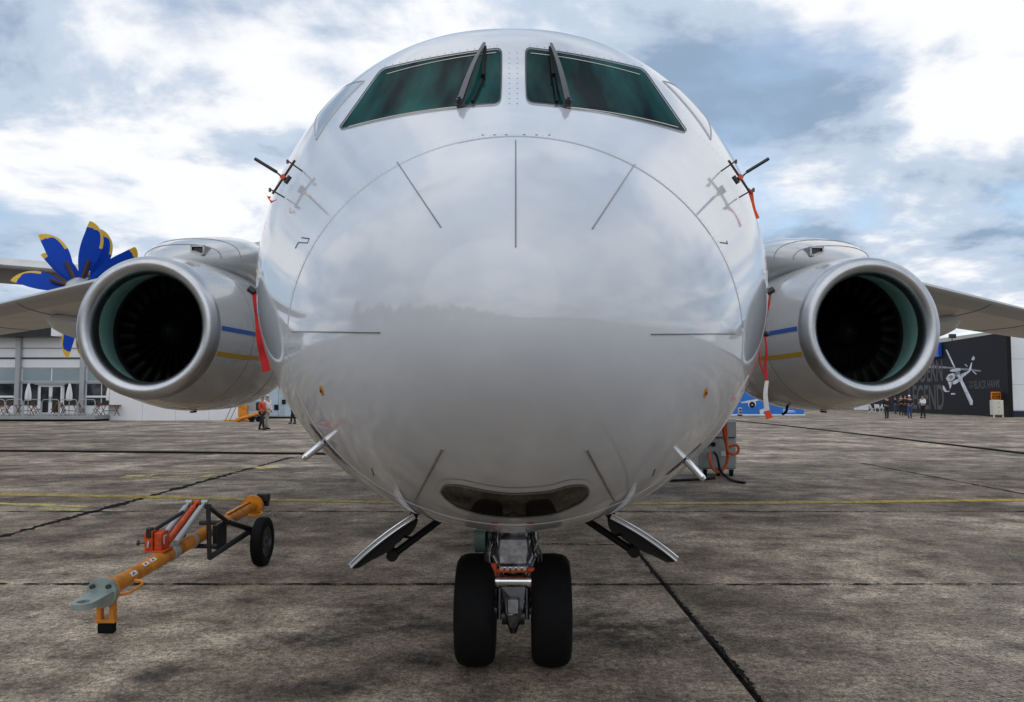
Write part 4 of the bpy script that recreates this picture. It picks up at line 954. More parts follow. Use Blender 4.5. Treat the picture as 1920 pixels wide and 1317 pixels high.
# lift cylinders
for x, mt_, r in ((-0.07, 'grey_alu', 0.026), (0.0, 'red_orange', 0.027), (0.07, 'grey_alu', 0.026)):
    m = MB(); m.cyl((x - 0.03, 1.06, TO + 0.085), (x, 1.52, TO + 0.29), r, n=14); m.cyl((x, 1.50, TO + 0.28), (x + 0.004, 1.60, TO + 0.33), 0.013, n=10); m.cyl((x - 0.025, 1.59, TO + 0.325), (x + 0.03, 1.59, TO + 0.325), 0.02, n=10); m.build('lift_cylinder', mt_, tow, True)
# wheel frame
m = MB()
B = lambda a, b_, r=0.022: m.cyl(a, b_, r, n=8)
B((0.10, 1.60, TO + 0.28), (0.12, 1.58, TO - 0.17)); B((0.10, 1.60, TO + 0.28), (0.15, 1.95, TO + 0.07)); B((-0.12, 1.66, TO + 0.28), (0.11, 1.62, TO + 0.28)); B((-0.12, 1.66, TO + 0.28), (-0.11, 1.55, TO - 0.05))
B((0.15, 1.95, TO + 0.07), (0.25, 2.28, TO - 0.07), 0.028); B((0.12, 1.58, TO - 0.17), (0.25, 2.28, TO - 0.09), 0.028); B((-0.1, 1.6, TO - 0.075), (0.18, 1.6, TO - 0.075)); B((-0.1, 1.9, TO + 0.07), (0.15, 1.95, TO + 0.065))
m.box((0.10, 1.7, TO - 0.13), (0.14, 1.95, TO + 0.09), None, 0.004)
m.build('wheel_frame', 'black_paint', tow, True)
WZ = 0.235 - 2.28 * (H1.z - H0.z) / tl
m = MB(); m.cyl((0.22, 2.28, TO - 0.08), (0.34, 2.28, WZ), 0.02, n=10); m.build('axle', 'dark_steel', tow, True)
m = MB(); m.lathe([(-0.06, 0.14), (-0.075, 0.17), (-0.075, 0.205), (-0.06, 0.23), (-0.03, 0.237), (0.03, 0.237), (0.06, 0.23), (0.075, 0.205), (0.075, 0.17), (0.06, 0.14)], 48, Matrix.Translation((0.37, 2.28, WZ)) @ M90 @ Matrix.Diagonal((1, 0.75, 1, 1))); whl = m.build('tyre', 'rubber', tow, True)
m = MB(); m.lathe([(-0.05, 0.02), (-0.045, 0.06), (-0.02, 0.07), (-0.03, 0.12), (-0.062, 0.142), (0.062, 0.142), (0.03, 0.12), (0.02, 0.07), (0.045, 0.06), (0.05, 0.02)], 32, Matrix.Translation((0.37, 2.28, WZ)) @ M90 @ Matrix.Diagonal((1, 0.75, 1, 1))); m.build('rim', 'dark_steel', tow, True)
m = MB(); m.cyl((0, tl - 0.02, TO), (0, tl + 0.03, TO), 0.115, n=28); m.build('rear_flange', 'orange', tow, True)
m = MB(); m.box((-0.05, tl + 0.03, TO - 0.05), (0.05, tl + 0.25, TO + 0.08), None, 0.012); m.box((0.02, tl + 0.08, TO + 0.03), (0.15, tl + 0.16, TO + 0.12), None, 0.01); m.cyl((-0.07, tl + 0.15, TO), (0.13, tl + 0.15, TO), 0.03, n=12); m.build('head', 'black_paint', tow)
for sx_ in (-1, 1):
    m = MB(); m.tube(smooth_path([(sx_ * 0.07, tl - 0.02, TO - 0.06), (sx_ * 0.14, tl - 0.1, TO - 0.05), (sx_ * 0.14, tl - 0.28, TO - 0.05), (sx_ * 0.06, tl - 0.34, TO - 0.03)], 5), 0.012, 8); m.build('grab_handle', 'orange', tow, True)
m = MB(); m.box((-0.02, tl - 0.75, TO + 0.062), (0.02, tl - 0.1, TO + 0.075), None, 0.003); m.build('name_plate', 'orange', tow)
m = MB(); m.tube([(0.14, tl - 0.1, TO - 0.05), (0.2, tl - 0.02, TO - 0.0), (0.24, tl - 0.05, TO - 0.12)], 0.005, 6); m.build('safety_chain', 'steel', tow)

# ------------------------------------------------------------------ ground power cart and hoses
GD = 16.8
c0 = ground(1345, 893); gy = c0.y
cart = thing('power_cart', (4.30, gy, 0), 'grey ground power cart on small wheels beside the nose of the jet', 'power cart', rz=R(-6))
m = MB(); m.box((-0.38, 0.0, 0.14), (0.40, 0.75, 0.80), None, 0.03); m.build('lower_case', 'cart_grey', cart)
m = MB(); m.loft([[Vector((x, y, z)) for y, z in ((0.0, 0.815), (0.75, 0.815), (0.75, 1.19), (0.06, 1.19), (0.0, 1.13))] for x in (-0.38, 0.36, 0.40)]); m.build('upper_case', 'cart_grey', cart)
m = MB(); m.box((-0.385, -0.008, 0.80), (0.405, 0.75, 0.815)); m.build('gasket', 'black', cart)
m = MB(); m.box((-0.30, -0.012, 0.20), (0.34, 0.0, 0.75), None, 0.004); m.build('front_panel', 'cart_grey', cart)
m = MB(); m.box((0.08, -0.02, 0.42), (0.26, -0.012, 0.52)); m.build('data_plate', 'label_white', cart)
m = MB(); m.cyl((-0.2, -0.05, 0.66), (-0.2, -0.005, 0.66), 0.05, n=14); m.build('socket', 'black', cart, True)
m = MB(); m.cyl((-0.08, -0.05, 0.66), (-0.08, -0.005, 0.66), 0.05, n=14); m.build('socket', 'black', cart, True)
for x in (-0.26, 0.02, 0.28):
    m = MB(); m.cyl((x - 0.02, 0.08, 0.07), (x + 0.05, 0.08, 0.07), 0.069, n=18); m.build('wheel', 'rubber', cart, True)
    m = MB(); m.box((x - 0.03, 0.03, 0.08), (x - 0.022, 0.13, 0.145)); m.box((x + 0.052, 0.03, 0.08), (x + 0.06, 0.13, 0.145)); m.box((x - 0.03, 0.03, 0.13), (x + 0.06, 0.13, 0.145)); m.build('caster_bracket', 'teal_metal', cart)
def hosething(name, pts, r, mt_, label, cat):
    m = MB(); m.tube(smooth_path(pts, 8), r, 10); o = m.build(name, mt_, None, True, label=label, cat=cat); return o
q = lambda u, v, d=16.55: at(u, v, d)
hosething('power_hose', [q(1332, 848, 16.72), q(1332, 865, 16.55), q(1338, 880, 16.5), q(1350, 885, 16.5), q(1362, 870, 16.5), q(1364, 845, 16.45), q(1358, 818, 16.4), q(1357, 795, 15.9), q(1362, 782, 14.5), q(1352, 760, 12.5)], 0.032, 'hose_orange', 'long orange hose looping low on the grey cart and rising to the jet', 'hose')
hosething('power_hose', [q(1361, 790, 16.2), q(1362, 815, 16.4), q(1365, 845, 16.4), q(1372, 852, 16.35), q(1382, 850, 16.35), q(1385, 842, 16.35), q(1381, 835, 16.4), q(1368, 838, 16.45), q(1362, 850, 16.5)], 0.028, 'hose_orange', 'orange hose coiled in a small ring at the right edge of the grey cart', 'hose')
def gp(u, v, r=0.0): p = ground(u, v); return Vector((p.x, p.y, r))
hosething('cable', [q(1339, 848, 16.72), q(1345, 858, 16.55), q(1350, 880, 16.45), gp(1362, 897, 0.025), gp(1378, 905, 0.025), gp(1397, 908, 0.025)], 0.024, 'black', 'black cable dropping from the grey cart onto the concrete', 'cable')
hosething('cable', [gp(1180, 900, 0.026), gp(1240, 904, 0.026), gp(1300, 902, 0.026), gp(1340, 899, 0.026)], 0.025, 'black', 'short black cable lying on the concrete under the grey cart', 'cable')
hosething('cable', [gp(-400, 846, 0.03), gp(0, 847.5, 0.03), gp(200, 849, 0.03), gp(400, 851, 0.03), gp(600, 853, 0.03), gp(760, 853, 0.03)], 0.034, 'black', 'long black cable lying across the concrete behind the left engine', 'cable')
hosething('cable', [gp(1330, 786, 0.03), gp(1440, 796, 0.03), gp(1600, 814, 0.03), gp(1760, 833, 0.03), gp(1920, 852, 0.03), gp(2100, 876, 0.03)], 0.03, 'black', 'thin black cable running across the concrete at right', 'cable')

# ------------------------------------------------------------------ propfan airplane parked behind, far left
HUB = at(150, 543, 26.0)
prop_plane = thing('propfan_airplane', (HUB.x, HUB.y, 0), 'cargo plane wing with blue and yellow propfan behind the left engine', 'airplane')
pr = put('propeller', None, prop_plane, (0, 0, HUB.z))
pr2 = put('propeller', None, prop_plane, (0, 0.75, HUB.z))
def blade_mesh(scale):
    st = [(0.30, -0.10, 0.10), (0.6, -0.17, 0.16), (0.95, -0.25, 0.30), (1.3, -0.27, 0.40), (1.6, -0.25, 0.42), (1.85, -0.21, 0.37), (2.0, -0.19, 0.29), (2.12, -0.17, 0.19), (2.21, -0.155, 0.08), (2.27, -0.14, -0.05)]
    m = MB(); rings = []; C = 15
    st = [tuple(p) for p in smooth_path([Vector(q_) for q_ in st], 4)]
    for r, a, b_ in st:
        tw = 0.95 - 0.38 * (r / 2.27); rg_ = []
        for k in range(C): rg_.append((a + (b_ - a) * k / (C - 1), 0.045 * (1 - r / 2.6) * math.sin(math.pi * (k + 0.35) / (C - 0.3))))
        top_ = [Vector((x * 0.86, x * 0.5 * math.cos(tw) - h, r)) for x, h in rg_]; bot_ = [Vector((x * 0.86, x * 0.5 * math.cos(tw) + h * 0.7, r)) for x, h in rg_]
        rings.append([p * scale for p in top_ + bot_[::-1]])
    n = 2 * C; vs = sum(rings, []); m.add(vs, [])
    for k in range(len(st) - 1):
        for i in range(n):
            j = (i + 1) % n; ii = i if i < C else n - 1 - i
            rr_ = (st[k][0] + st[k + 1][0]) / 2; xx = st[k][1] + (st[k][2] - st[k][1]) * (ii + 0.5) / (C - 1); m.cur = 1 if (rr_ > 2.06 - 0.25 * max(0, xx) or (rr_ > 1.45 and xx > st[k][2] - 0.075)) else 0
            m.f.append((k * n + i, k * n + j, (k + 1) * n + j, (k + 1) * n + i)); m.m.append(m.cur)
    m.f.append(tuple(range((len(st) - 1) * n, len(st) * n))); m.m.append(1)
    return m.mesh('blade', ['prop_blue', 'prop_yellow'], True)
bm1 = blade_mesh(1.0)
# local blade points +z; +x in mesh is counter-clockwise seen from the front, so -x leads
for k in range(8): put('blade', bm1, pr, None, (0, R(90 - (80 + 45 * k)), 0))
bm2 = blade_mesh(0.95)
for k in range(6): put('blade', bm2, pr2, None, (0, R(90 - (141 + 60 * k)), 0))
m = MB(); m.box((-0.05, -0.14, 0.35), (0.05, 0.0, 1.0), None, 0.02); cuff = m.mesh('root_cuff', 'bar_brown')
for k in range(8): put('root_cuff', cuff, pr, None, (0, R(90 - (80 + 45 * k) + 8), 0))
m = MB(); m.lathe([(-0.62, 0.01), (-0.58, 0.13), (-0.45, 0.25), (-0.2, 0.36), (0.1, 0.42), (0.45, 0.45)], 40); m.build('spinner', 'grey_alu', pr, 'all')
m = MB(); m.lathe([(0.0, 0.45), (0.5, 0.50), (0.7, 0.52)], 40); m.build('spinner', 'grey_alu', pr2, 'all')
m = MB(); m.lathe([(1.45, 0.52), (1.7, 0.62), (2.6, 0.75), (4.5, 0.72), (6.5, 0.5), (7.5, 0.15)], 40, Matrix.Translation((0, 0, HUB.z))); m.build('nacelle', 'wing_paint', prop_plane, 'all')
m = MB(); rings = []
for xx, le, te, z, t_ in ((-16, 4.0, 9.0, 7.35 , 0.55), (-8, 3.6, 8.4, 6.75, 0.48), (0, 3.4, 7.6, 6.05, 0.40), (5, 3.8, 7.2, 5.75, 0.28), (7, 4.2, 6.8, 5.6, 0.15)):
    rings.append(foil(xx, le, te, z, t_))
m.loft(rings)
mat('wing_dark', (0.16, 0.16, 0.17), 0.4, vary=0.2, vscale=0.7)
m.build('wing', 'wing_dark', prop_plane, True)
m = MB(); m.loft([[Vector((xx, le - 0.05, z + 0.10)), Vector((xx, le + 0.5, z + t_ * 0.95)), Vector((xx, le + 0.5, z + t_ * 0.6)), Vector((xx, le + 0.1, z - 0.02))] for xx, le, z, t_ in ((-16, 4.0, 7.37, 0.55), (-8, 3.6, 6.77, 0.48), (0, 3.4, 6.07, 0.40))]); m.build('slat', 'wing_paint', prop_plane)

# ------------------------------------------------------------------ left pavilion
BY = 58.0
pav = thing('pavilion', (-38.0, BY, 0), 'white panelled pavilion with grey columns and dark windows at far left', 'building')
def pb(name, mt_, lo, hi, parent=pav, b=0.0):
    m = MB(); m.box((lo[0] + 38, lo[1] - BY, lo[2]), (hi[0] + 38, hi[1] - BY, hi[2]), None, b); return m.build(name, mt_, parent)
pb('wall', 'panel_white', (-58, BY, 0.0), (-28.7, BY + 9, 6.0))
pb('roof_fascia', 'black_paint', (-58, BY - 1.2, 6.02), (-33.0, BY + 9.3, 6.85))
pb('roof_cap', 'panel_white', (-32.98, BY - 1.2, 6.02), (-32.4, BY + 9.3, 6.7))
for z, h, mt_ in ((4.44, 0.10, 'black_paint'), (5.2, 0.035, 'seam'), (3.76, 0.05, 'grey_alu'), (2.68, 0.12, 'grey_alu')):
    pb('rail', mt_, (-58, BY - 0.06 - h * .3, z), (-28.7, BY - 0.003, z + h))
cx_ = [-31.16 - 4.70 * k for k in range(6)]
for x in cx_: pb('column', 'grey_alu', (x - 0.17, BY - 0.35, 0.37), (x + 0.17, BY - 0.08, 6.0), b=0.03)
for k, x in enumerate([-28.7] + cx_[:-1]):
    x1 = x - (0.2 if k else 0.05); x0 = cx_[k] + 0.2 if k else cx_[0] + 0.2
    x0 = cx_[k] + 0.2
    nW = 2 if k else 1
    wd = (x1 - x0) / nW
    for q_ in range(nW):
        w = pb('upper_window', 'window_pale', (x0 + q_ * wd + 0.06, BY - 0.03, 2.84), (x0 + (q_ + 1) * wd - 0.06, BY - 0.002, 3.70))
        pb('frame', 'panel_white', (x0 + q_ * wd - 0.03, BY - 0.06, 2.82), (x0 + q_ * wd + 0.05, BY - 0.031, 3.74), w)
    dx = -33.45 if k == 1 else None
    if k == 1:
        pb('lower_window', 'window_dark', (x0 + 0.05, BY - 0.03, 1.05), (-34.5, BY - 0.002, 2.62)); pb('lower_window', 'window_dark', (-32.55, BY - 0.03, 1.05), (x1 - 0.05, BY - 0.002, 2.62))
        for xx in (-34.35, -33.5):
            dr_ = pb('door', 'panel_white', (xx, BY - 0.09, 0.38), (xx + 0.84, BY - 0.002, 2.55)); pb('pane', 'window_dark', (xx + 0.13, BY - 0.11, 0.55), (xx + 0.71, BY - 0.091, 2.40), dr_)
            pb('handle', 'steel', (xx + (0.74 if xx < -34 else 0.06), BY - 0.16, 1.3), (xx + (0.78 if xx < -34 else 0.10), BY - 0.091, 1.7), dr_)
        pb('door_canopy', 'grey_alu', (-34.6, BY - 0.25, 2.56), (-32.4, BY - 0.002, 2.64))
    else:
        half = (x0 + x1) / 2
        for a, b_ in ((x0 + 0.05, half - 0.04), (half + 0.04, x1 - 0.05)): pb('lower_window', 'window_dark', (a, BY - 0.03, 1.05), (b_, BY - 0.002, 2.62))
    pb('sill', 'panel_white', (x0, BY - 0.10, 1.62), (x1, BY - 0.031, 1.76)) if k != 1 else None
pb('deck', 'deck', (-58, BY - 3.6, 0.14), (-28.4, BY - 0.36, 0.37)); pb('deck_edge', 'black', (-58, BY - 3.4, 0.0), (-28.6, BY - 0.4, 0.14))
rail = thing('deck_railing', (-38, BY - 3.5, 0.37), 'row of thin metal hoop railings along the edge of the pavilion deck', 'railing')
m = MB(); m.tube([(0.03, 0, 0), (0.03, 0, 0.95), (0.08, 0, 1.07), (0.2, 0, 1.12), (1.02, 0, 1.12), (1.14, 0, 1.07), (1.19, 0, 0.95), (1.19, 0, 0)], 0.028, 6); hoop = m.mesh('hoop', 'grey_alu', True)
for k in range(22): put('hoop', hoop, rail, (-17.6 + k * 1.235, 0, 0))
m = MB(); m.box((0.03, -0.008, 0.10), (1.19, 0.008, 0.16)); kb = m.mesh('lower_rail', 'grey_alu')
for k in range(22): put('lower_rail', kb, rail, (-17.6 + k * 1.235, 0, 0))
# furniture on the deck
def deck_chair():
    m = MB()
    for x in (-0.21, 0.21):
        m.cyl((x, -0.28, 0), (x, 0.22, 0.92), 0.024, n=6); m.cyl((x, 0.25, 0), (x, -0.22, 0.46), 0.024, n=6)
    for k in range(5): m.box((-0.21, -0.22 + k * 0.09, 0.44), (0.21, -0.15 + k * 0.09, 0.465))
    for k in range(4): m.box((-0.21, 0.06 + k * 0.05, 0.56 + k * 0.09), (0.21, 0.09 + k * 0.05, 0.63 + k * 0.09))
    return m.mesh('wooden_chair', 'wood')
def deck_table():
    m = MB(); m.box((-0.6, -0.4, 0.70), (0.6, 0.4, 0.74), None, 0.01)
    for x in (-0.5, 0.5):
        m.cyl((x, -0.33, 0), (x * 0.9, 0.3, 0.7), 0.026, n=6); m.cyl((x, 0.33, 0), (x * 0.9, -0.3, 0.7), 0.026, n=6)
    m.box((-0.5, -0.02, 0.3), (0.5, 0.02, 0.35)); return m.mesh('wooden_table', 'wood')
cm, tm_ = deck_chair(), deck_table()
ordn = ['leftmost', 'second from left', 'third from left', 'fourth from left', 'fifth from left', 'sixth from left', 'seventh from left']
for k, (u, rz) in enumerate(((6, 1.3), (14, -1.3), (66, 1.7), (104, -1.6), (114, 1.1), (150, 1.6), (182, -1.5))):
    p = at(u, 778, BY - 2.2); put('wooden_chair', cm, None, (p.x, BY - 2.2, 0.37), (0, 0, rz), 'wooden folding chair on the pavilion deck, %s of the chairs' % ordn[k], 'chair', 'wooden chairs on the deck')
for k, u in enumerate((46, 130, 206)):
    p = at(u, 778, BY - 2.0); put('wooden_table', tm_, None, (p.x, BY - 2.0, 0.37), None, 'wooden slatted table on the pavilion deck, %s' % ('left one', 'middle one', 'right one')[k], 'table', 'wooden tables on the deck')
for k, u in enumerate((52, 129, 204)):
    p = at(u, 778, BY - 1.4); t = thing('closed_parasol', (p.x, BY - 1.4, 0.37), 'closed white parasol on the pavilion deck, %s of three' % ('left', 'middle', 'right')[k], 'parasol', 'closed white parasols')
    m = MB(); m.cyl((0, 0, 0), (0, 0, 2.3), 0.03, n=8); m.cyl((0, 0, 0), (0, 0, 0.08), 0.25, 0.22, 16); m.build('pole', 'grey_alu', t, True)
    m = MB(); rings = []
    for z, r in ((1.05, 0.17), (1.3, 0.19), (1.6, 0.17), (1.9, 0.12), (2.15, 0.07), (2.26, 0.03)): rings.append([Vector((r * (1 + 0.2 * math.cos(5 * a)) * math.cos(a), r * (1 + 0.2 * math.cos(5 * a)) * math.sin(a), z)) for a in [2 * math.pi * i / 30 for i in range(30)]])
    m.loft(rings); m.build('canopy', 'white_cloth', t, True)
ww = thing('site_wall', (-24.0, 56.5, 0), 'plain white low wall between the pavilion and the orange equipment', 'wall')
for k in range(4):
    m = MB(); m.box((-4.45 + k * 2.35, -0.1, 0.0), (-2.115 + k * 2.35, 0.1, 2.5), None, 0.01); m.build('panel', 'panel_white', ww)

# container and gear behind the left engine
cb = at(515, 785, 62.0)
ct = thing('container', (-18.6, 62, 0), 'pale blue white cargo container with dark vents behind the walkers', 'container')
m = MB(); m.box((-3.0, 0.0, 0.12), (3.2, 6.0, 2.75), None, 0.03); m.build('body', 'container', ct)
m = MB(); m.box((-3.0, 0.05, 0.0), (3.2, 5.9, 0.115)); m.build('base', 'black', ct)
for k in range(5):
    x0 = -2.95 + k * 1.22; m = MB(); m.box((x0, -0.05, 0.2), (x0 + 1.16, -0.002, 2.66), None, 0.012); dd = m.build('door_panel', 'container', ct)
    for xx in (0.15, 0.98):
        m = MB(); m.cyl((x0 + xx, -0.08, 0.25), (x0 + xx, -0.08, 2.6), 0.02, n=6); m.build('locking_bar', 'grey_alu', dd)
for x0, z0, w_, h_ in ((-0.9, 1.75, 0.42, 0.42), (0.15, 0.65, 0.34, 0.42), (0.75, 1.1, 0.28, 0.36), (-2.2, 1.2, 0.5, 0.5)):
    m = MB(); m.box((x0, -0.12, z0), (x0 + w_, -0.06, z0 + h_), None, 0.01); m.build('vent', 'black', ct)
bt = at(455, 788, 53)
ot = thing('orange_tow_bar', (bt.x, 53, 0), 'orange tow bar and pump frame parked before the white wall', 'tow bar')
m = MB(); m.cyl((-0.2, 0, 0.22), (1.6, 0.6, 0.75), 0.13, n=16); m.build('tube', 'orange', ot, True)
m = MB(); m.box((-0.4, 0.2, 0.35), (0.2, 0.6, 1.15), None, 0.03); m.build('pump_box', 'orange', ot)
m = MB(); m.box((-1.3, 0.1, 0.05), (0.4, 0.5, 0.15), None, 0.02); m.build('skid', 'orange', ot)
m = MB(); m.cyl((-0.4, 0, 0.1), (-0.15, 0, 0.22), 0.17, n=14); m.build('eye', 'orange', ot, True)
for x in (-1.0, -0.7):
    m = MB(); m.cyl((x - 0.25, 0.3, 0.12), (x + 0.25, 0.3, 1.25), 0.02, n=6); m.build('stay', 'dark_steel', ot)
for x in (0.5, 1.0):
    m = MB(); m.cyl((x, 0.15, 0.2), (x, 0.4, 0.2), 0.2, n=18); m.build('wheel', 'rubber', ot, True)
m = MB(); m.box((0.25, 0.5, 0.75), (0.95, 0.9, 1.4), None, 0.02); m.build('cabinet', 'cart_grey', ot)

# ------------------------------------------------------------------ right: dark billboard wall, hangar
WA = Vector((41.0, 66.0, 0)); WB = Vector((44.9, 100.5, 0)); wdir = (WB - WA).normalized(); wn_ = Vector((-wdir.y, wdir.x, 0)); WL = (WB - WA).length
bw = thing('billboard_wall', WA, 'dark grey advertising wall with a white helicopter picture at far right', 'wall')
WR = Matrix(((-wdir.x, 0, wn_.x, WA.x), (-wdir.y, 0, wn_.y, WA.y), (0, 1, 0, 0), (0, 0, 0, 1)))   # local x: towards the viewer's right, y: up, z: out of the wall
bw.matrix_world = WR
m = MB(); m.box((-WL, 0, -0.25), (0, 7.05, 0)); m.build('wall', 'billboard', bw)
m = MB(); m.box((0.005, 0, -0.3), (0.25, 7.05, 0.05)); m.build('end_post', 'black', bw)
WRI = WR.inverted()
def onwall(u, v, off=0.012):
    r = ray(u, v); n = wn_; t = (WA - CAM).dot(n) / r.dot(n); p = WRI @ (CAM + r * t); return Vector((p.x, p.y, off))
def text_mesh(txt, w, h, mt_, ext=0.006):
    cu = bpy.data.curves.new('t', 'FONT'); cu.body = txt; cu.extrude = ext; cu.offset = 0.018; o = bpy.data.objects.new('t', cu); COL.objects.link(o)
    bpy.context.view_layer.update(); me = bpy.data.meshes.new_from_object(o.evaluated_get(bpy.context.evaluated_depsgraph_get())); bpy.data.objects.remove(o)
    co = np.array([v.co[:] for v in me.vertices]); lo, hi = co.min(0), co.max(0)
    for v in me.vertices: v.co = Vector(((v.co.x - lo[0]) / (hi[0] - lo[0]) * w, (v.co.y - lo[1]) / (hi[1] - lo[1]) * h, v.co.z))
    me.materials.clear(); me.materials.append(MATS[mt_]); return me
def wall_text(txt, u0, u1, v0, v1, uref, mt_):
    a = onwall(u0, 745); b_ = onwall(u1, 745); z0 = onwall(uref, v1).y; z1 = onwall(uref, v0).y
    put('lettering', text_mesh(txt, b_.x - a.x, z1 - z0, mt_), bw, (a.x, z0, 0.012))
wall_text('MODERN', 1704, 1769, 674, 716, 1760, 'letter_grey'); wall_text('LEGEND', 1704, 1770, 721, 769, 1760, 'letter_grey')
wall_text('BLACK HAWK', 1828, 1877, 713, 729, 1850, 'letter_grey'); wall_text('THE', 1818, 1826, 715, 720, 1822, 'letter_grey'); wall_text('OF', 1818, 1826, 722, 728.5, 1822, 'letter_grey')
pc = put('helicopter_print', None, bw)
def pp(pts, mt_, off, sc=None):
    P3 = [onwall(u, v, off) for u, v in pts]; m = MB(); m.prism(P3, (0, 0, 0.003)); m.build('print_shape', mt_, pc)
Z = lambda x, y: (1560 + x / 5.333, 620 + y / 5.333)
zz = lambda L_: [Z(*p) for p in L_]
pp(zz([(1136, 192), (1150, 190), (1236, 370), (1222, 376)]), 'print_white', 0.010)
pp(zz([(1225, 370), (1225, 382), (1110, 378), (960, 378), (945, 360), (1000, 345), (1110, 358)]), 'print_grey', 0.010)
pp(zz([(1240, 375), (1360, 380), (1490, 398), (1490, 412), (1360, 400), (1240, 392)]), 'print_grey', 0.011)
pp(zz([(1255, 450), (1280, 440), (1412, 705), (1410, 745), (1385, 745)]), 'print_white', 0.022)
pp(zz([(1290, 440), (1370, 400), (1385, 410), (1310, 470), (1300, 520), (1285, 500)]), 'print_white', 0.014)
pp(zz([(1365, 405), (1390, 400), (1405, 320), (1395, 320)]), 'print_white', 0.016)
pp(zz([(1395, 290), (1415, 255), (1432, 270), (1425, 295), (1405, 300)]), 'print_white', 0.018)
pp(zz([(1328, 338), (1336, 334), (1360, 360), (1352, 364)]), 'print_white', 0.018); pp(zz([(1405, 408), (1414, 402), (1450, 436), (1442, 442)]), 'print_white', 0.018)
pp(zz([(1180, 395), (1235, 378), (1285, 378), (1290, 400), (1240, 415), (1185, 410)]), 'print_white', 0.019)
pp(zz([(1140, 480), (1165, 440), (1210, 425), (1235, 440), (1230, 480), (1200, 505), (1160, 510)]), 'print_white', 0.014)
pp(zz([(1160, 515), (1200, 510), (1195, 560), (1180, 590), (1172, 545)]), 'print_white', 0.014)
pp(zz([(1205, 510), (1270, 480), (1285, 505), (1240, 535), (1210, 540)]), 'print_white', 0.014)
pp(zz([(1165, 460), (1200, 445), (1215, 465), (1185, 490)]), 'print_grey', 0.019)
pp(zz([(1108, 545), (1125, 560), (1150, 605), (1180, 600), (1170, 615), (1130, 615), (1112, 590)]), 'print_white', 0.014)
pp(zz([(1190, 628), (1230, 625), (1235, 640), (1195, 642)]), 'print_white', 0.014)
pp(zz([(1235, 420), (1275, 405), (1290, 440), (1250, 470)]), 'print_grey', 0.017)
bs = put('blue_sign', None, bw)
a = onwall(1744, 745); b_ = onwall(1769, 745); z0 = onwall(1760, 670).y; z1 = onwall(1760, 643).y
m = MB(); m.box((a.x, z0, 0.02), (b_.x, z1, 0.35), None, 0.02); m.build('box', 'sign_blue', bs)
sb = MB(); put('sign_lettering', text_mesh('gs', (b_.x - a.x) * 0.32, (z1 - z0) * 0.27, 'label_white'), bs, (a.x + (b_.x - a.x) * 0.38, z0 + (z1 - z0) * 0.33, 0.36))
m = MB(); m.box((a.x + (b_.x - a.x) * 0.25, z0 + (z1 - z0) * 0.18, 0.352), (a.x + (b_.x - a.x) * 0.68, z0 + (z1 - z0) * 0.25, 0.36)); m.build('underline', 'label_white', bs)
hg = thing('hangar', (60, 66, 0), 'pale hangar with gently sloping cream roof behind the dark advertising wall', 'building')
m = MB(); m.box((-18.6, 0.6, 0), (20, 1.2, 7.0)); m.box((-14.6, 1.3, 0), (20, 40, 6.9)); m.build('wall', 'panel_light', hg)
for k in range(8):
    for j in range(3):
        m = MB(); m.box((-18.3 + k * 2.6, 0.55, 0.55 + j * 2.15), (-15.75 + k * 2.6, 0.598, 2.62 + j * 2.15), None, 0.01); m.build('wall_panel', 'panel_light', hg)
m = MB(); m.box((-18.5, 0.45, 0), (20, 0.598, 0.5)); m.build('plinth', 'navy', hg)
m = MB(); m.loft([[Vector((x, 1.0, z)), Vector((x, 60, z)), Vector((x, 60, z + 0.5)), Vector((x, 1.0, z + 0.5))] for x, z in ((-16.4, 7.12), (0, 8.7), (16, 7.1))]); m.build('roof', 'cream', hg)
fl = onwall(1783, 636); p = WR @ Vector((fl.x, 7.05, -0.1))
t = thing('floodlight', p, 'small dark floodlight on top of the dark advertising wall', 'lamp')
m = MB(); m.box((-0.3, -0.25, 0.25), (0.3, 0.1, 0.65), None, 0.04); m.build('lamp_head', 'black_paint', t); m = MB(); m.cyl((0, 0, 0), (0, 0, 0.3), 0.05, n=8); m.build('bracket', 'dark_steel', t)
# orange standing sign and cabinet
p = at(1868, 760, 67.0)
t = thing('sign_board', (p.x, 67, 0), 'orange framed sign board standing behind the small pale cabinet', 'sign')
m = MB(); m.box((-0.40, 0, 1.0), (0.40, 0.06, 2.1), None, 0.015); m.build('board', 'sign_orange', t)
m = MB(); m.box((-0.32, -0.006, 1.5), (0.32, -0.001, 1.98)); m.build('dark_field', 'bar_brown', t)
lt = put('lettering', text_mesh('HAWK', 0.56, 0.2, 'sign_orange', 0.002), t, (-0.28, -0.012, 1.72), (R(90), 0, 0)); put('lettering', text_mesh('HQ', 0.4, 0.17, 'sign_orange', 0.002), t, (-0.2, -0.012, 1.52), (R(90), 0, 0))
m = MB(); m.cyl((-0.25, 0.03, 0), (-0.25, 0.03, 1.0), 0.03, n=8); m.cyl((0.25, 0.03, 0), (0.25, 0.03, 1.0), 0.03, n=8); m.build('post', 'dark_steel', t)
p = at(1873, 783, 64.5); t = thing('cabinet', (p.x, 64.5, 0), 'small pale cream cabinet on legs before the dark advertising wall', 'cabinet')
m = MB(); m.box((-0.42, 0, 0.2), (0.42, 0.5, 1.4), None, 0.03); cb_ = m.build('case', 'cream', t)
for k in range(3):
    m = MB(); m.box((-0.36, -0.02, 0.28 + k * 0.37), (0.36, -0.001, 0.6 + k * 0.37), None, 0.008); dw = m.build('drawer', 'cream', t)
    m = MB(); m.box((-0.08, -0.04, 0.45 + k * 0.37), (0.08, -0.021, 0.48 + k * 0.37)); m.build('handle', 'dark_steel', dw)
for x in (-0.36, 0.36):
    m = MB(); m.box((x - 0.04, 0.02, 0), (x + 0.04, 0.1, 0.2)); m.build('leg', 'cream', t)
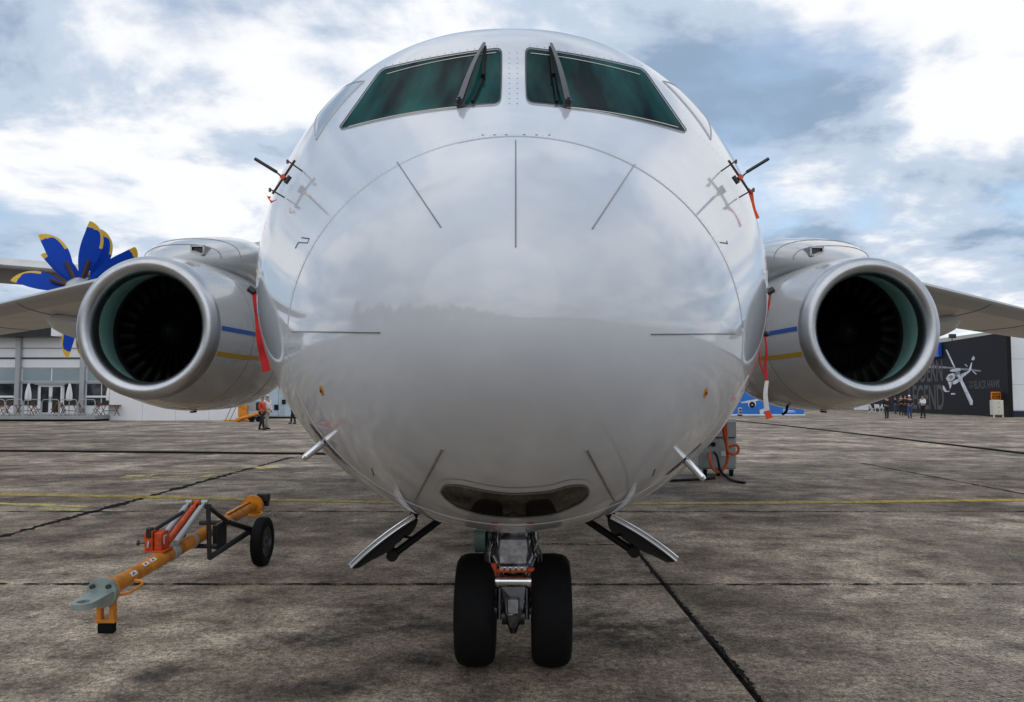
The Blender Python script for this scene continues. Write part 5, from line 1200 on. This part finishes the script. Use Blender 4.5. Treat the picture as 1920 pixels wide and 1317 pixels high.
# blue booth
p0, p1 = at(1352, 782, 72), at(1508, 782, 72)
t = thing('blue_booth', ((p0.x + p1.x) / 2, 72, 0), 'bright blue exhibition booth wall under the right engine', 'booth'); hwid = (p1.x - p0.x) / 2
m = MB(); m.box((-hwid, 0, 0.12), (hwid, 3, 3.8), None, 0.02); m.build('wall', 'booth_blue', t)
m = MB(); m.box((-hwid - 0.05, -0.1, 0), (hwid + 0.05, 3.05, 0.115)); m.build('plinth', 'label_white', t)
pj = put('jet_print', None, t)
def bp(pts, mt_, off):
    P3 = []
    for u, v in pts:
        q_ = at(u, v, 72); P3.append(Vector((q_.x - (p0.x + p1.x) / 2, -off, q_.z)))
    m = MB(); m.prism(P3, (0, -0.003, 0)); m.build('print_shape', mt_, pj)
bp([(1388, 754), (1430, 747), (1434, 749), (1392, 757)], 'print_white', 0.004)
bp([(1410 + 7.5 * math.cos(k * .4), 757.5 + 7.5 * math.sin(k * .4)) for k in range(16)], 'print_white', 0.006); bp([(1410.3 + 5.8 * math.cos(k * .4), 759.4 + 5.8 * math.sin(k * .4)) for k in range(16)], 'black', 0.010); bp([(1410.3 + 1.2 * math.cos(k * .8), 759.4 + 1.2 * math.sin(k * .8)) for k in range(8)], 'print_white', 0.014)
bp([(1424, 769), (1438, 764), (1442, 768), (1432, 773), (1430, 782), (1426, 782)], 'print_white', 0.004); bp([(1378, 748), (1386, 744), (1388, 752), (1380, 758)], 'print_white', 0.004)
for k in range(3): bp([(1468, 767 + k * 2.6), (1468 + (9, 22, 24)[k], 767 + k * 2.6), (1468 + (9, 22, 24)[k], 768.2 + k * 2.6), (1468, 768.2 + k * 2.6)], 'print_white', 0.004)
p = at(1387, 781, 70); t = thing('power_box', (p.x, 70, 0), 'small grey switch box standing before the blue booth', 'box')
m = MB(); m.box((-0.12, 0, 0.1), (0.2, 0.2, 0.75), None, 0.02); m.build('case', 'cart_grey', t); m = MB(); m.box((-0.02, -0.02, 0.5), (0.16, -0.001, 0.62)); m.build('switch', 'black', t); m = MB(); m.box((-0.02, -0.02, 0.25), (0.16, -0.001, 0.37)); m.build('switch', 'black', t); m = MB(); m.box((-0.15, -0.03, 0), (0.23, 0.23, 0.1)); m.build('foot', 'black', t)

# ------------------------------------------------------------------ people
def skinned(name, verts, edges, rad, mt_, parent, root=0):
    me = bpy.data.meshes.new(name); me.from_pydata(verts, edges, []); o = put(name, me, parent)
    md = o.modifiers.new('skin', 'SKIN'); md.use_smooth_shade = True
    if not me.skin_vertices: raise RuntimeError('no skin layer')
    for i, r in enumerate(rad):
        sv = me.skin_vertices[0].data[i]; sv.radius = (r[0], r[1]) if isinstance(r, tuple) else (r, r); sv.use_root = (i == root)
    sb_ = o.modifiers.new('sub', 'SUBSURF'); sb_.levels = 1; sb_.render_levels = 1
    me.materials.append(MATS[mt_]); return o
def person(u, v, label, top, legs, head='hair', rz=0.0, stride=0.12, cap=None, pack=None, h=1.74, arm=0.0, group=None):
    p = ground(u, v); t = thing('person', (p.x, p.y, 0), label, 'person', group, rz); k = h / 1.74
    V = lambda *a: tuple(c * k for c in a)
    vs = [V(0, 0, 0.95), V(0, 0, 1.15), V(0, 0.0, 1.38), V(0, 0, 1.50), V(0, -0.02, 1.60), V(0, -0.02, 1.70),
          V(-0.09, 0, 0.88), V(-0.10, -stride * 0.6, 0.48), V(-0.10, stride * 0.2 - stride, 0.07), V(-0.10, -stride - 0.13, 0.035),
          V(0.09, 0, 0.88), V(0.10, stride * 0.5, 0.48), V(0.10, stride * 1.1, 0.07), V(0.10, stride * 1.1 - 0.15, 0.035),
          V(-0.19, 0, 1.41), V(-0.24, 0.03, 1.14), V(-0.22 + arm * 0.1, -0.10 - arm * 0.15, 0.92 + arm * 0.2), V(-0.21 + arm * 0.12, -0.14 - arm * 0.18, 0.82 + arm * 0.25),
          V(0.19, 0, 1.41), V(0.24, 0.02, 1.14), V(0.22 - arm * 0.1, -0.08 - arm * 0.2, 0.92 + arm * 0.22), V(0.21 - arm * 0.12, -0.12 - arm * 0.24, 0.82 + arm * 0.27)]
    es = [(0, 1), (1, 2), (2, 3), (3, 4), (4, 5), (0, 6), (6, 7), (7, 8), (8, 9), (0, 10), (10, 11), (11, 12), (12, 13), (2, 14), (14, 15), (15, 16), (16, 17), (2, 18), (18, 19), (19, 20), (20, 21)]
    rd = [.12, .12, .13, .05, .085, .075, .08, .058, .042, .035, .08, .058, .042, .035, .055, .045, .036, .03, .055, .045, .036, .03]
    skinned('body', vs, es, [r * k for r in rd], 'skin', t)
    ids = [0, 1, 2, 14, 15, 16, 18, 19, 20]; mp = {a: i for i, a in enumerate(ids)}
    skinned('jacket', [vs[i] for i in ids], [(mp[a], mp[b_]) for a, b_ in es if a in mp and b_ in mp], [k * r for r in (.15, .15, .155, .075, .066, .052, .075, .066, .052)], top, t)
    ids = [0, 6, 7, 8, 10, 11, 12]; mp = {a: i for i, a in enumerate(ids)}
    skinned('trousers', [vs[i] for i in ids], [(mp[a], mp[b_]) for a, b_ in es if a in mp and b_ in mp], [k * r for r in (.14, .10, .078, .062, .10, .078, .062)], legs, t)
    for ia, ib in ((8, 9), (12, 13)):
        a, b_ = Vector(vs[ia]), Vector(vs[ib]); m = MB(); m.tube([a + Vector((0, 0.05, -0.03)), a + Vector((0, -0.03, -0.02)), b_], [0.042 * k, 0.05 * k, 0.036 * k], 8); m.build('shoe', 'black', t, True)
    m = MB(); hc = Vector(V(0, 0.005, 1.665)); rings = []
    for i in range(6):
        a = math.pi / 2 * i / 5; rings.append([hc + Vector((0.096 * k * math.cos(a) * math.cos(q_), 0.108 * k * math.cos(a) * math.sin(q_) + 0.012, 0.10 * k * math.sin(a))) for q_ in [2 * math.pi * j / 14 for j in range(14)]])
    m.loft(rings)
    if cap: m.box((hc.x - 0.07, hc.y - 0.17, hc.z), (hc.x + 0.07, hc.y - 0.07, hc.z + 0.02)); 
    m.build('cap' if cap else 'hair', cap or head, t, True)
    if pack:
        m = MB(); m.box((-0.16 * k, 0.11, 1.0 * k), (0.16 * k, 0.30, 1.45 * k), None, 0.05)
        o = m.build('backpack', pack, None, True, label=label.split(' ')[0] and ('%s backpack worn by the person %s' % ({'navy': 'dark blue', 'maroon': 'dark red'}[pack], 'in the orange red top' if pack == 'navy' else 'in the white cap')), cat='backpack')
        o.location = t.location; o.rotation_euler = t.rotation_euler
    return t
person(491, 806, 'person in orange red top and dark trousers walking near the container', 'red_jacket', 'dark_cloth', rz=R(75), stride=0.2, pack='navy', h=1.68)
person(500, 805, 'person in white cap, white top and khaki trousers walking near the container', 'white_cloth', 'khaki', rz=R(60), stride=0.2, cap='cream', pack='maroon', h=1.78)
person(549, 795, 'person in dark clothes half hidden behind the jet nose at left', 'dark_cloth', 'dark_cloth', rz=R(-80), stride=0.15, h=1.7)
person(1663, 785, 'person in black suit with legs apart, leftmost of the group by the dark wall', 'dark_cloth', 'dark_cloth', rz=R(180), stride=0.05, h=1.75)
person(1679, 776, 'person in navy jacket and jeans standing farthest back in the group', 'navy', 'jeans', rz=R(30), stride=0.05, h=1.72)
person(1690, 779, 'person in dark brown jacket with arm raised, middle of the group', 'bar_brown', 'dark_cloth', rz=R(-40), stride=0.04, arm=1.6, h=1.84)
person(1698, 779, 'person in black coat close behind the man in jeans and white cap', 'dark_cloth', 'navy', rz=R(10), stride=0.04, h=1.84)
person(1706, 784.5, 'person in white cap, black jacket and blue jeans in the group', 'dark_cloth', 'jeans', rz=R(-15), stride=0.08, cap='white_cloth', arm=0.9, h=1.8)
person(1731, 784.5, 'person in white shirt and black trousers standing before the dark wall', 'white_cloth', 'dark_cloth', rz=R(-70), stride=0.06, arm=1.3, h=1.8)
# cafe parasol, chairs near the group
p = ground(1692, 772); t = thing('open_parasol', (p.x, p.y, 0), 'white open parasol behind the group of people', 'parasol')
m = MB(); m.cyl((0, 0, 0), (0, 0, 2.45), 0.035, n=8); m.build('pole', 'grey_alu', t); m = MB(); m.cyl((0, 0, 2.0), (0, 0, 2.5), 1.5, 0.04, 8); m.build('canopy', 'white_cloth', t)
for k, u in enumerate((1634, 1645, 1654)):
    p = ground(u, 775); put('white_chair', cm.copy(), None, (p.x, p.y, 0), (0, 0, 0.8 - k), 'pale folding chair beside the group, %s of three' % ('left', 'middle', 'right')[k], 'chair', 'pale chairs by the dark wall')
    ob = [o for o in bpy.data.objects if o.name.startswith('white_chair')]
for o in bpy.data.objects:
    if o.name.startswith('white_chair'): o.data.materials.clear(); o.data.materials.append(MATS['white_paint'])

# ------------------------------------------------------------------ wood and shed behind the viewer, seen only mirrored in the nose
rt = random.Random(11); m = MB()
vs_ = []; fs_ = []
for k in range(16000):
    az = R(rt.uniform(-112, 70)); g_ = math.degrees(az)            # measured from straight behind the viewer, negative to the left
    hgt = (21 if g_ < -48 else max(3.2, 21 - (g_ + 48) * 0.36)) * (0.82 + 0.14 * math.sin(g_ * 0.43) + 0.09 * math.sin(g_ * 1.13 + 1) + 0.05 * math.sin(g_ * 2.9))
    dd = 84 + rt.uniform(-8, 8); x = dd * math.sin(az); y = -dd * math.cos(az); z = hgt * math.sqrt(rt.random()); s_ = rt.uniform(0.5, 1.3)
    d1 = Vector((rt.gauss(0, 1), rt.gauss(0, 1), rt.gauss(0, 1))).normalized() * s_; d2 = Vector((rt.gauss(0, 1), rt.gauss(0, 1), rt.gauss(0, 1))).normalized() * s_
    o_ = len(vs_); c_ = Vector((x, y, z)); vs_ += [c_ - d1, c_ + d2, c_ + d1, c_ - d2]; fs_.append((o_, o_ + 1, o_ + 2, o_ + 3))
me = bpy.data.meshes.new('tree_line'); me.from_pydata([tuple(v) for v in vs_], [], fs_); me.materials.append(MATS['leaf'])
put('tree_line', me, label='distant wood behind the viewer', cat='wood', kind='stuff')
